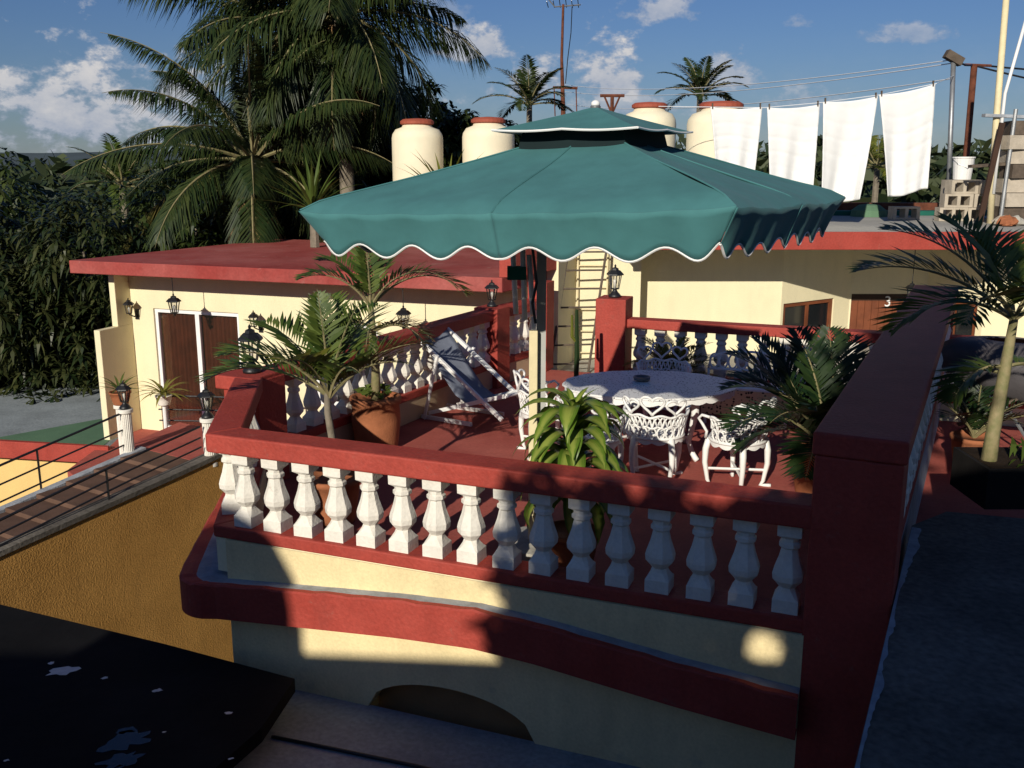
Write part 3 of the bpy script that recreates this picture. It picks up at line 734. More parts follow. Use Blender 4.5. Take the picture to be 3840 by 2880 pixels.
# angled window walls
def window_wall(p, q, s0, s1, z0, z1):
    p, q = Vector(p), Vector(q); d = (q-p).normalized(); n_ = Vector((-d.y, d.x)); Lw = (q-p).length
    def pt(s, o): v = p + d*s + n_*o; return (v.x, v.y)
    def bx_(a, b, o0, o1, za, zb): return MB().prism([pt(a,o0), pt(b,o0), pt(b,o1), pt(a,o1)], za, zb)
    wm_ = MB()
    for (a,b,za,zb) in [(0,s0,ZB,EZ),(s1,Lw,ZB,EZ),(s0,s1,ZB,z0),(s0,s1,z1,EZ)]:
        wm_.prism([pt(a,0), pt(b,0), pt(b,.14), pt(a,.14)], za, zb)
    part(t, 'wall', wm_, 'cream_plaster', True)
    wd = part(t, 'window', bx_(s0,s1,.03,.10,z0,z0+.07), 'wood_brown', True)
    for (a,b,za,zb) in [(s0,s1,z1-.07,z1),(s0,s0+.08,z0+.07,z1-.07),(s1-.08,s1,z0+.07,z1-.07),((s0+s1)/2-.03,(s0+s1)/2+.03,z0+.07,z1-.07)]:
        part(t, 'frame', bx_(a,b,.03,.10,za,zb), 'wood_brown', True, parent=wd)
    for (a,b) in [(s0+.08,(s0+s1)/2-.03),((s0+s1)/2+.03,s1-.08)]:
        part(t, 'pane', bx_(a,b,.06,.07,z0+.07,z1-.07), 'glass_dark', True, parent=wd)
window_wall((4.47,16.0),(5.95,17.0), .06, 1.36, -.35, .68)
window_wall((7.30,17.0),(7.84,16.0), .10, 1.02, -.35, .68)
wm_ = MB(); wm_.box(5.95,5.98,17.0,17.15,ZB,EZ); wm_.box(7.22,7.30,17.0,17.15,ZB,EZ); wm_.box(5.98,7.22,17.0,17.15,.72,EZ)
part(t, 'wall', wm_, 'cream_plaster', True)
dr = part(t, 'door', MB().box(5.98,7.22,17.04,17.10,ZB,.72), 'wood_brown', True)
part(t, 'rail', MB().box(5.98,7.22,17.02,17.04,.60,.717), 'dark_brown', True, parent=dr)
for k in range(10):
    part(t, 'plank', MB().box(5.99+k*.123,5.99+k*.123+.115,17.02,17.04,ZB,.598), 'wood_brown', True, parent=dr)
fc_ = bpy.data.curves.new('door_number', 'FONT'); fc_.body = '3'; fc_.size = .26; fc_.extrude = .004
no = bpy.data.objects.new('door_number', fc_); COL.objects.link(no)
dg = bpy.context.evaluated_depsgraph_get(); me3 = bpy.data.meshes.new_from_object(no.evaluated_get(dg)); bpy.data.objects.remove(no)
me3.materials.clear(); me3.materials.append(M['white_paint'])
o3 = link('door_number', me3, (6.56-6, 17.0-17, .50+1.6), t); o3.rotation_euler = (R(90),0,0); o3.parent = dr
# roof
rf2 = part(t, 'roof', MB().prism([(1.6,14.55),(13.8,14.55),(13.8,20.8),(2.0,20.8),(2.0,15.49),(1.6,15.49)], EZ, EZ+.21), 'pale_concrete', True)
bev(part(t, 'fascia', MB().prism([(1.58,14.50),(13.8,14.50),(13.8,14.548),(1.58,14.548)], EZ-.03, EZ+.235), 'red_paint', True, parent=rf2), .008)
part(t, 'roof_strip', MB().box(2.2,13.5,19.6,20.0,EZ+.212,EZ+.30), 'umbrella_band', True, parent=rf2)
part(t, 'parapet', MB().box(2.0,13.8,20.6,20.9,EZ+.212,EZ+.42), 'rust', True, parent=rf2)
part(t, 'roof_vent', MB().lathe([(.35,0),(.33,.12),(.20,.22),(.05,.24)],14,(7.0,19.3,EZ+.212)), 'green_roof', True, parent=rf2)

hanging_lantern((6.45,15.6,EZ), .62, 'black lantern hung in front of the wooden door of the rear building', .85)

# tower block left of the ladder, belongs to the left house side
td = Vector((.94,-.342)); tn = Vector((.342,.94))
c0 = Vector((.70,14.62))
tw = MB().prism([tuple(c0), tuple(c0+tn*1.1), tuple(c0+tn*1.1-td*.75), tuple(c0-td*.75)], -1.6, 2.3)
single('stair_tower', tw, 'cream_plaster', 'narrow cream stair tower between the house and the ladder', 'tower', (.4,15.0,-1.6))
single('walkway_wall', MB().prism([(-.05,15.9),(1.2,15.7),(1.2,15.85),(-.05,16.05)], -1.6, 1.0), 'tan_plaster', 'tan wall of the passage seen behind the pole', 'wall', (.5,15.8,-1.6))

# ladders
def ladder(foot_l, foot_r, top_l, top_r, n, label, m_, r=.022):
    b = lerp(foot_l, foot_r, .5)
    t = thing('ladder', label, 'ladder', b, 0, 'ladders against the rear wall')
    part(t, 'side_rail', MB().tube([foot_l, top_l], r, 6), m_, True); part(t, 'side_rail', MB().tube([foot_r, top_r], r, 6), m_, True)
    for k in range(n):
        u = (k+.5)/n; part(t, 'rung', MB().tube([lerp(foot_l, top_l, u), lerp(foot_r, top_r, u)], r*.7, 6), m_, True)
ladder((.56,14.35,-.15),(1.16,14.45,-.15),(.99,15.40,2.3),(1.58,15.42,2.3), 9, 'dark weathered ladder leaning on the cream wall left of the red pillar', 'wood_grey')
ladder((1.05,15.42,-.2),(1.52,15.42,-.2),(1.05,15.46,2.25),(1.52,15.46,2.25), 7, 'thin pale ladder fixed upright to the cream wall', 'pole_cream', .016)
structure('rear_walkway', MB().prism([(.40,14.1),(1.2,13.76),(1.3,12.70),(6.4,10.86),(14,10.9),(14,16),(5.0,16.9),(1,16.0)], -.28, -.16), 'pale_concrete')

# ================================================================ water tanks
def tank(x, y, z0, h, r, label, stand_z):
    t = thing('water_tank', label, 'tank', (x,y,stand_z), 0, 'cream rooftop water tanks')
    z = z0 - stand_z
    part(t, 'stand', MB().box(-r*.9,r*.9,-r*.9,r*.9,0,z-.003), 'pale_concrete')
    part(t, 'drum', MB().lathe([(r*.97,z),(r,z+.05),(r,z+h*.80),(r*.97,z+h*.86),(r*.85,z+h*.93),(r*.6,z+h*.965),(r*.56,z+h)],28), 'tank_cream', smooth=True)
    part(t, 'lid', MB().lathe([(r*.60,z+h+.003),(r*.66,z+h+.02),(r*.66,z+h+.07),(r*.55,z+h+.11),(r*.1,z+h+.13)],24), 'tank_lid', smooth=False)
tank(-1.92,20.3,2.4,1.32,.52,'cream water tank with red lid nearest the palms',1.2)
tank(-.48,20.3,2.4,1.35,.53,'cream water tank with red lid beside the dark bush',1.2)
tank(2.8,20.5,2.5,1.55,.55,'cream water tank mostly hidden behind the umbrella top',1.957)
tank(3.78,18.2,2.55,1.38,.60,'cream water tank with red lid behind the first white towel',1.957)
single('tank_platform', MB().box(-3.4,.6,19.5,21.2,-4.6,1.195), 'cream_plaster', 'plain block carrying the two left water tanks', 'building', (-1.4,20.3,-4.6))

# ================================================================ clothes line and towels
lp0, lp1 = (3.0,16.5,3.86), (8.3,18.6,4.35)
t = thing('clothes_post', 'grey steel clothes-line post standing among the concrete blocks', 'post', (8.35,18.9,1.95))
part(t, 'tube', MB().tube([(8.37,18.9,1.95),(8.20,18.9,4.84)], .045, 10), 'grey_steel', True, smooth=True)
part(t, 'bracket', MB().obox((8.2,18.9,4.87), (.34,.16,.15), 0, 0, R(28)), 'wood_grey', True)
def catenary(p, q, sag, n=14): return [(p[0]+(q[0]-p[0])*k/n, p[1]+(q[1]-p[1])*k/n, p[2]+(q[2]-p[2])*k/n - sag*4*(k/n)*(1-k/n)) for k in range(n+1)]
TW = [(3.25,4.10,3.86,3.86,3.44,4.02,2.55),(4.18,5.04,3.85,3.90,4.30,5.0,2.45),(5.09,5.98,3.94,4.03,5.16,5.86,2.36),(6.0,6.9,4.05,4.22,6.28,6.95,2.42)]
cl = [(2.4,16.5,3.87),(3.25,16.5,3.86),(4.14,16.5,3.85),(5.06,16.5,3.93),(6.0,16.5,4.05),(6.92,16.5,4.23),(8.21,18.86,4.55)]
single('clothes_line', MB().tube(cl, .006, 5), 'wire_white', 'white clothes line carrying the four towels', 'line', cl[0])
names = ['white towel at the left, hanging in front of the water tank', 'white towel second from the left on the line', 'white towel third on the line with its right edge folded over', 'white towel at the right end of the line, highest and widest']
for i, (xa,xb,za,zb,xc,xd,zl) in enumerate(TW):
    def tf(u, v, i=i, xa=xa, xb=xb, za=za, zb=zb, xc=xc, xd=xd, zl=zl):
        x = (xa+(xb-xa)*u)*(1-v) + (xc+(xd-xc)*u)*v
        z0_ = za+(zb-za)*u - .03*math.sin(u*math.pi)
        lowz = zl + (.10*u if i == 3 else .0) + .03*math.sin(u*5+i)
        z = z0_*(1-v) + lowz*v
        y = 16.5 + .055*math.sin(u*7.5+i*2+v)*v + .022*math.sin(u*17+i*3+2*v)*v + .10*v*v + .010*max(0,math.sin(v*38+1.2*math.sin(u*4+i)))**3*(.4+.6*math.sin(math.pi*min(1,v*1.2))**2) - .12*v*(abs(u-.5)*2)**3
        if i == 2 and u > .8: y -= .12*(u-.8)/.2*v; x -= .10*(u-.8)/.2*v
        return (x, y, z)
    tt = thing('towel', names[i], 'towel', (lerp((xa,),(xb,),.5)[0],16.5,zl), 0, 'white towels on the clothes line')
    o = part(tt, 'cloth', MB().grid(tf, 30, 56), 'towel_white', True, smooth=True); solid(o, .012)
    for u in (.04,.96):
        p = tf(u,0); part(tt, 'clothes_peg', MB().obox((p[0],p[1],p[2]+.02),(.02,.035,.09)), 'wood_grey', True)
wires = [((2.2,45,6.4),(8.2,18.9,4.84)),((2.3,45,6.1),(8.2,18.9,4.78)),((2.5,46,5.6),(8.2,18.9,4.5))]
for i, (p, q) in enumerate(wires):
    single('wire', MB().tube(catenary(p,q,.35,20), .010, 4), 'wire_white', ['uppermost pale wire strung from the mast to the clothes post','middle pale wire strung from the mast to the clothes post','lowest pale wire strung from the mast to the clothes post'][i], 'wire', q, 'pale overhead wires')
t = thing('steel_pole', 'brown steel pole behind the clothes-line post', 'pole', (9.6,21,-4.6))
part(t, 'shaft', MB().tube([(9.68,21,-4.6),(9.55,21,4.93)], .065, 10), 'rust', True, smooth=True)
part(t, 'arm', MB().tube([(9.35,21,4.95),(9.9,21,4.93)], .03, 6), 'rust', True)
for i, (p, q, s_) in enumerate([((8.25,18.9,4.85),(9.5,21,4.95),.05),((9.6,21,4.95),(16,22,5.0),.15),((9.6,21,4.92),(13,20,4.1),.05)]):
    single('cable', MB().tube(catenary(p,q,s_,10), .02, 5), 'black_iron', ['black cable from the clothes post to the brown pole','level black cable running right from the brown pole','sloping black cable running down right from the brown pole'][i], 'cable', q, 'black overhead cables')
# mast with aerial
t = thing('aerial_mast', 'tall thin brown mast with a television aerial on top', 'mast', (2.1,42,-4.6))
part(t, 'shaft', MB().tube([(2.14,42,-4.6),(2.14,42,5),(2.05,42,7.2),(2.09,42,9.3)], [.11,.10,.06,.05], 8), 'rust', True)
part(t, 'cross_arm', MB().tube([(1.7,42,6.05),(2.72,42,6.02)], .06, 6), 'rust', True)
for x in (1.75,2.66): part(t, 'stay', MB().tube([(x,42,6.02),(x+.05,42,4.9)], .025, 5), 'rust', True)
bm = part(t, 'aerial_boom', MB().tube([(1.25,42,9.75),(1.75,42,9.2),(2.8,42,9.28)], .03, 5), 'grey_steel', True)
for k in range(6):
    x = 1.4+.25*k; part(t, 'aerial_rod', MB().tube([(x,41.6,9.35+.06*k%.2),(x+.1,42.5,9.25)], .018, 4), 'grey_steel', True, parent=bm)
part(t, 'drop_cable', MB().tube([(2.45,42,9.2),(2.42,42,8.2),(2.3,42,7.2),(2.22,42,6.2)], .018, 4), 'black_iron', True)
t = thing('line_frame', 'small dark cross-arm frame poking up behind the umbrella top', 'frame', (3.0,30,-4.6))
part(t, 'upright', MB().tube([(2.98,30,-4.6),(2.98,30,4.9)], .06, 6), 'rust', True)
part(t, 'cross_arm', MB().tube([(2.62,30,4.93),(3.34,30,4.93)], .05, 6), 'rust', True)
for x in (2.75,3.2): part(t, 'brace', MB().tube([(x,30,4.9),(2.98,30,4.4)], .03, 5), 'rust', True)

# ================================================================ builder's clutter on the rear roof
RZ = EZ + .213
def block(loc, rz, label, s=1.0):
    mb = MB(); L_, W_, H_ = .40*s, .19*s, .19*s
    # outer shell with two square cores running front to back
    for (x0,x1,z0,z1) in [(-.5,-.38,0,1),(-.06,.06,0,1),(.38,.5,0,1),(-.38,-.06,0,.16),(-.38,-.06,.84,1),(.06,.38,0,.16),(.06,.38,.84,1)]:
        mb.box(x0*L_,x1*L_,-W_/2,W_/2,z0*H_,z1*H_)
    o = single('concrete_block', mb, 'block_concrete', label, 'block', (0,0,0), 'loose concrete blocks on the rear roof')
    o.location = loc; o.rotation_euler.z = rz
bs = 1.25
rows = [('bottom', RZ, 4, 7.95), ('middle', RZ+.24, 4, 8.02), ('top', RZ+.48, 3, 8.1)]
ordn = ['leftmost', 'second', 'third', 'rightmost']
for (rn_, z, n, x0) in rows:
    for k in range(n):
        block((x0+k*.52, 17.8+random.uniform(-.03,.03), z), random.uniform(-.1,.1), f'{ordn[k] if n == 4 else ["leftmost","middle","rightmost"][k]} concrete block in the {rn_} row of the roof stack', bs)
block((7.25,18.2,RZ), .05, 'lone concrete block lying left of the roof stack', bs)
block((8.95,19.4,RZ+.0), .2, 'reddish concrete block behind the white bucket', bs)
t = thing('bucket', 'white plastic bucket on the block stack beside the clothes post', 'bucket', (8.28,18.25,RZ))
part(t, 'stack', MB().box(-.3,.3,-.16,.16,0,.717), 'block_concrete')
part(t, 'pail', MB().lathe([(.15,.72),(.155,.73),(.185,1.10),(.20,1.105),(.20,1.13),(.185,1.13)],20), 'white_paint', smooth=False)
part(t, 'handle', MB().tube([(-.19,0,1.08),(-.15,-.12,1.0),(0,-.2,.93),(.15,-.12,1.0),(.19,0,1.08)], .006, 5), 'grey_steel')
single('tall_pole', MB().tube([(8.28,17,RZ),(8.2,17,3.6),(8.14,17,5.9)], [.055,.055,.05], 10), 'pole_cream', 'tall pale pole standing at the right edge of the rear roof', 'pole', (8.28,17,RZ), smooth=True)
single('thin_stick', MB().tube([(8.26,16.95,RZ+.5),(8.25,16.9,4.1),(8.46,16.9,5.25)], .028, 7), 'white_paint', 'thin white stick tied to the tall pole', 'stick', (8.26,16.95,RZ+.5), smooth=True)
single('leaning_plank', MB().obox((8.05,16.7,2.75),(.09,.04,1.75),0,0,R(7)), 'dark_brown', 'black plank leaning left of the tall pole', 'plank', (8.0,16.7,RZ))
t = thing('block_tower', 'ragged tower of weathered masonry on the roof at the right edge', 'masonry', (8.75,17.1,RZ))
for k in range(7):
    part(t, 'stone', MB().obox((.05*math.sin(k*2.1), .03*math.cos(k*3), .16+.24*k), (.62+.08*math.sin(k*1.7), .4, .23), .12*math.sin(k*2.9)), 'block_concrete' if k % 3 else 'wood_grey')
part(t, 'board', MB().obox((-.35,-.05,1.0),(1.1,.14,.05),0,0,R(-4)), 'wood_grey')
part(t, 'board', MB().obox((-.2,-.15,1.78),(1.2,.14,.05),0,0,R(2)), 'white_lime')
part(t, 'pipe', MB().tube([(-.35,-.2,0),(-.3,-.22,1.9)], .035, 8), 'grey_steel')
def rock(r, seed):
    rnd = random.Random(seed); mb = MB().lathe([(.4*r,0),(.95*r,.2*r),(1.0*r,.5*r),(.7*r,.85*r),(.25*r,1.0*r)], 8)
    mb.v = [(x*(1+rnd.uniform(-.25,.25)), y*(1+rnd.uniform(-.25,.25)), z*(1+rnd.uniform(-.15,.15))) for (x,y,z) in mb.v]; return mb
for k in range(18):
    r = random.uniform(.07,.17)
    x = 7.9+random.uniform(.1,1.6); y = 15.6+random.uniform(-.6,.9)
    o = single('rubble_stone', rock(r,k), random.choice(['block_concrete','pale_concrete','terracotta','wood_grey']), 'rough stone in the rubble heap on the rear roof edge', 'stone', (0,0,0), 'rubble stones on the rear roof')
    o.location = (x,y,RZ)
# ================================================================ umbrella
C1, C3, C4 = Vector((-1.29,5.99,2.70)), Vector((1.065,4.68,2.785)), Vector((2.37,7.03,2.745)); CB = C1 + C4 - C3
UC = (C1+C3+C4+CB)/4; UA = Vector((UC.x, UC.y, 3.19)); NS = 8
t = thing('parasol', 'large square green parasol with a scalloped white-edged valance and vent cap', 'parasol', (.17,7.2,0))
CRN = [C1, C1.lerp(C3,.5), C3, C3.lerp(C4,.5), C4, C4.lerp(CB,.5), CB, CB.lerp(C1,.5)]      # corners and middles of the sides
def ucorner(k):
    c = CRN[k % 8].copy()
    if k % 2: c.z -= .018
    return c
def rib(k, s):
    """point on rib k, s=0 apex .. 1 hem, slightly hollow"""
    c = ucorner(k); p = UA.lerp(c, s); p.z -= .014*math.sin(math.pi*s); return p
for k in range(NS):
    def pf(u, v, k=k):
        s = .25 + .75*v
        a, b = rib(k, s), rib(k+1, s); p = a.lerp(b, u)
        p.z -= .016*math.sin(math.pi*u)*(.3+.7*s) + .005*math.sin(u*9+k)*math.sin(v*7) + .003*math.sin(u*23+v*5+k)*v
        if v > .86: p.z -= 1.6*(v-.86)**2
        return tuple(p)
    pn = part(t, 'canopy_panel', MB().grid(pf, 20, 20), 'umbrella_green', True, smooth=True)
    ph = .5*(k % 2)
    SO = [Vector((-.486,-.874,0)), Vector((.874,-.486,0)), Vector((.486,.874,0)), Vector((-.874,.486,0))][k//2]
    def vf(u, v, k=k):
        p = Vector(pf(u, 1.0)); su = (u + (k % 2))/2            # position along the whole side
        w_ = 2*math.pi*7*su
        h = .220 - .036*math.cos(w_) - .012*math.cos(2*w_)*0
        p.z -= h*v
        nx = [Vector((-.486,-.874,0)), Vector((.874,-.486,0)), Vector((.486,.874,0)), Vector((-.874,.486,0))]
        side_ = nx[(k//2+3) % 4]*max(0, 1-su/.12)**2 + nx[(k//2+1) % 4]*max(0, 1-(1-su)/.12)**2
        p += (SO + side_)*(.006 - .105*v) + SO*(.02*v*v + .007*v*math.sin(w_+.8))*math.sin(math.pi*su)
        return tuple(p)
    va = part(t, 'valance', MB().grid(vf, 56, 6), 'umbrella_green', True, smooth=True, parent=pn); solid(va, .004)
    part(t, 'piping', MB().tube([vf(i/56, 1.0) for i in range(57)], .007, 5), 'white_paint', True, parent=pn)
    def cf(u, v, k=k):
        s = .02 + .345*v
        c0, c1 = CRN[k], CRN[(k+1) % 8]
        def rp(c): q = UC.lerp(c, s); q.z = 3.315 - .155*(s/.36)**.9; return q
        p = rp(c0).lerp(rp(c1), u); p.z -= .010*math.sin(math.pi*u)*v
        return tuple(p)
    cp = part(t, 'vent_panel', MB().grid(cf, 10, 6), 'umbrella_green', True, smooth=True)
    part(t, 'piping', MB().tube([cf(i/10, 1.0) for i in range(11)], .007, 5), 'white_paint', True, parent=cp)
    part(t, 'seam', MB().tube([tuple(Vector(pf(0,i/12))+Vector((0,0,.003))) for i in range(13)], .006, 4), 'umbrella_green', True, parent=pn)
    rb = part(t, 'rib', MB().tube([tuple(rib(k, s)+Vector((0,0,-.045))) for s in (.05,.35,.7,.94)], .012, 6), 'pole_cream', True)
    part(t, 'strut', MB().tube([tuple(rib(k,.52)+Vector((0,0,-.035))), (UC.x,UC.y,2.60)], .009, 6), 'pole_cream', True, parent=rb)
part(t, 'vent_mesh', MB().grid(lambda u,v: tuple(Vector((0,0,.005)) + UC.lerp([C1,C3,C4,CB][int(u*4)%4].lerp([C3,C4,CB,C1][int(u*4)%4], u*4-int(u*4)), .275-.02*v) * 1 + Vector((0,0,(3.035+.125*v)-UC.lerp([C1,C3,C4,CB][int(u*4)%4].lerp([C3,C4,CB,C1][int(u*4)%4], u*4-int(u*4)), .275-.02*v).z))), 32, 1), 'vent_dark', True)
part(t, 'hub', MB().lathe([(.04,2.54),(.05,2.56),(.05,2.64),(.035,2.68),(.025,3.29),(.035,3.31),(.02,3.33)],12,(UC.x,UC.y,0)), 'dark_steel', True, smooth=True)
part(t, 'cap_finial', MB().lathe([(.028,3.312),(.03,3.335),(.02,3.347),(.004,3.353)],12,(UC.x,UC.y,0)), 'white_paint', True, smooth=True)
part(t, 'mast', MB().prism([(.185,7.20),(.255,7.20),(.255,7.27),(.185,7.27)], 0.09, 2.66), 'mast_grey', True)
part(t, 'arm', MB().tube([(.22,7.235,2.63),(.36,6.95,2.74),(.54,6.55,2.60)], .03, 8), 'dark_steel', True)
bev(part(t, 'pole', MB().prism([(.128,7.12),(.192,7.12),(.192,7.183),(.128,7.183)], .09, 1.74), 'pole_cream', True), .006)
part(t, 'pole_tip', MB().prism([(.145,7.135),(.180,7.135),(.180,7.17),(.145,7.17)], 1.743, 1.84), 'white_paint', True)
part(t, 'foot', MB().lathe([(.30,0.004),(.30,.06),(.10,.085),(.10,.09)],20,(.19,7.19,0)), 'pale_concrete', True)
for (x0,x1,z0,z1,y) in [(.00,.03,2.45,1.86,7.16),(.075,.095,2.45,1.82,7.15),(.125,.155,2.30,1.86,7.14)]:
    part(t, 'folded_strut', MB().tube([(x0,y,z0),(x1,y,z1)], .020, 7), 'white_paint', True, smooth=True)
part(t, 'strap', MB().prism([(-.035,7.11),(.105,7.11),(.105,7.20),(-.035,7.20)], 2.12, 2.215), 'umbrella_band', True)
part(t, 'rope', MB().tube([(.15,7.1,2.35),(.18,7.09,2.1),(.15,7.1,1.95),(.175,7.1,1.80)], .012, 6), 'black_iron', True)

# ================================================================ table, chairs
TC = (1.42, 9.78)
t = thing('garden_table', 'oval white cast-iron table in the shade of the parasol', 'table', (*TC, 0))
ta, tbb = .89, .67
def oval(k, n, a, b): w_ = 2*math.pi*k/n; return (a*math.cos(w_), b*math.sin(w_))
n = 64
tp = MB()
poly = [oval(k,n,ta*(1+.012*math.cos(16*2*math.pi*k/n)),tbb*(1+.012*math.cos(16*2*math.pi*k/n))) for k in range(n)]
tp.prism(poly, .715, .735)
tm = mat('table_iron', (.72,.72,.70), .5, .06, 8)
_N, _L = tm.node_tree.nodes, tm.node_tree.links
_b = _N['Principled BSDF']; _g = _N.new('ShaderNodeNewGeometry'); _v = _N.new('ShaderNodeTexVoronoi'); _v.inputs['Scale'].default_value = 34
_L.new(_g.outputs['Position'], _v.inputs['Vector'])
_r = _N.new('ShaderNodeValToRGB'); _r.color_ramp.elements[0].position = .22; _r.color_ramp.elements[1].position = .30
_r.color_ramp.elements[0].color = (.10,.09,.09,1); _r.color_ramp.elements[1].color = (.76,.76,.74,1)
_L.new(_v.outputs['Distance'], _r.inputs[0]); _L.new(_r.outputs[0], _b.inputs['Base Color'])
part(t, 'top', tp, 'table_iron')
ap = MB()
av = []
for k in range(n*2):
    x, y = oval(k, n*2, ta-.02, tbb-.02); d = .05 + .018*abs(math.sin(k*math.pi/4)); av += [(x,y,.716),(x,y,.716-d)]
ap.add(av, [(2*k,2*((k+1)%(2*n)),2*((k+1)%(2*n))+1,2*k+1) for k in range(2*n)])
solid(part(t, 'apron', ap, 'white_iron'), .008)
def cab_leg(x, y, top=.70, r=.028, out=.10):
    d = Vector((x,y)).normalized()
    prof = [(0,top),(.03,top-.10),(.035,top-.22),(.0,top-.38),(-.03,top-.52),(.01,top-.62),(.06,top-.68),(.085,.012)]
    sc = top/.70
    return [(x+d.x*o_*out*9, y+d.y*o_*out*9, max(.012,z_)) for (o_,z_) in prof]
for (x,y) in [(.40,.30),(-.40,.30),(.40,-.30),(-.40,-.30)]:
    part(t, 'leg', MB().tube(cab_leg(x,y,.714), [.045,.045,.04,.03,.026,.028,.03,.03], 8), 'white_iron', smooth=True)
part(t, 'stretcher', MB().tube([(.38,.28,.22),(-.38,-.28,.22)], .016, 6).tube([(.38,-.28,.23),(-.38,.28,.23)], .016, 6), 'white_iron')
single('ashtray', MB().lathe([(.06,0),(.085,.01),(.09,.045),(.075,.045),(.06,.02)],16,(1.36,9.92,.737)), 'dark_steel', 'small dark ashtray on the white table', 'ashtray', (1.36,9.92,.737), smooth=False)

def chair_proto():
    t = thing('garden_chair', 'x', 'chair', (0,0,0), 0, 'white ornate cast-iron garden chairs')
    zs = .43
    # seat: pierced ring work; the sitter looks towards -y
    n = 28
    st = MB(); st.tube([(.235*math.cos(2*math.pi*k/n), .225*math.sin(2*math.pi*k/n), zs) for k in range(n+1)], .016, 6, False)
    for rr in (.165,.09): st.tube([(rr*math.cos(2*math.pi*k/20), rr*math.sin(2*math.pi*k/20), zs) for k in range(21)], .012, 5, False)
    for k in range(16):
        a = 2*math.pi*k/16; st.tube([(.03*math.cos(a+.3),.03*math.sin(a+.3),zs),(.13*math.cos(a+.12),.13*math.sin(a+.12),zs),(.23*math.cos(a),.22*math.sin(a),zs)], .011, 5, False)
    part(t, 'seat', st, 'white_iron', smooth=True)
    # skirt under the seat
    sk = MB(); sk.grid(lambda u,v: (.235*math.cos(2*math.pi*u), .225*math.sin(2*math.pi*u), zs-.004-(.03+.02*abs(math.sin(u*12*math.pi)))*v), 96, 1)
    solid(part(t, 'skirt', sk, 'white_iron'), .008)
    # back and arms wrap round from -30 to 210 degrees; upper edge flares out
    def bp(a, z):
        q = (z-zs)/.40; r_ = .235 + .075*q**1.2
        return (r_*math.cos(a), r_*.96*math.sin(a), z)
    def top(a):
        d = abs(math.degrees(a)-90)
        return .64 + (.21*max(0,math.cos(R(d*1.35))) if d < 66 else 0)
    bk = MB()
    A0, A1 = R(-22), R(202)
    bk.tube([bp(A0+(A1-A0)*k/40, .635+.012*math.sin(k*.9)) for k in range(41)], .012, 6)
    bk.tube([bp(A0+(A1-A0)*k/40, .535+.010*math.sin(k*1.5)) for k in range(41)], .009, 5)
    for k in range(13):                                     # lower row of loops
        ac = A0+(A1-A0)*(k+.5)/13
        bk.tube([bp(ac+.135*math.sin(w_), .485-.05*math.cos(w_)) for w_ in [2*math.pi*j/10 for j in range(11)]], .009, 5, False)
    for k in range(12):                                     # scrolls of the middle row
        ac = A0+(A1-A0)*(k+.5)/12
        bk.tube([bp(ac+s_, z_) for (s_,z_) in [(-.16,.54),(-.10,.60),(0,.635),(.10,.60),(.16,.54)]], .009, 5, False)
        bk.tube([bp(ac+s_, z_) for (s_,z_) in [(-.14,.63),(-.05,.585),(0,.54),(.05,.585),(.14,.63)]], .009, 5, False)
    part(t, 'back_lattice', bk, 'white_iron', smooth=True)
    for k, dc in enumerate((-42, 0, 42)):                    # three hearts along the top
        ac = R(90+dc); hh = .20 if k == 1 else .16
        pts = []
        for j in range(25):
            w_ = 2*math.pi*j/24
            hx = 16*math.sin(w_)**3/17; hy = (13*math.cos(w_)-5*math.cos(2*w_)-2*math.cos(3*w_)-math.cos(4*w_))/17
            pts.append(bp(ac+hx*.36, .64+hh*(.50+.50*(hy+.08))))
        part(t, 'heart', MB().tube(pts, .012, 6, False), 'white_iron', smooth=True)
    for s_ in (-1,1):
        a = R(-22) if s_ > 0 else R(202)
        e = bp(a,.635); f_ = (e[0]*1.02, e[1]-.10, .60)
        part(t, 'arm', MB().tube([e,(e[0]*1.06,e[1]-.07,.645),(e[0]*1.04,e[1]-.11,.61),(e[0]*.98,e[1]-.08,.56),(e[0]*.94,e[1]-.04,.50),(e[0]*.9,e[1]-.06,.44)], .013, 6), 'white_iron', smooth=True)
    legs = [(-.17,-.16),(.17,-.16),(-.15,.17),(.15,.17)]
    for (x,y) in legs:
        part(t, 'leg', MB().tube(cab_leg(x,y,.43,.02,.085), [.027,.028,.023,.017,.013,.014,.016,.016], 7), 'white_iron', smooth=True)
    part(t, 'stretcher', MB().tube([(-.17,-.17,.14),(.15,.17,.14)], .012, 6).tube([(.17,-.17,.15),(-.15,.17,.15)], .012, 6), 'white_iron')
    return t
CH = chair_proto()
cspots = [((2.10,8.70), -140, 'white cast-iron chair with heart back standing right of centre before the table'),
          ((1.36,8.88), 165, 'white cast-iron chair pushed in between the dracaena and the table front'),
          ((.35,9.75), 105, 'white cast-iron chair at the left end of the table beside the deckchair'),
          ((1.75,11.0), -5, 'shaded white cast-iron chair on the far side of the table'),
          ((.75,8.75), 150, 'white cast-iron chair half hidden behind the dracaena leaves')]
for i, (p, a, lab) in enumerate(cspots):
    c = CH if i == 0 else copy_tree(CH)
    c.location = (p[0], p[1], 0); c.rotation_euler.z = R(a); c['label'] = lab; c.scale = (1.12,1.12,1.08)
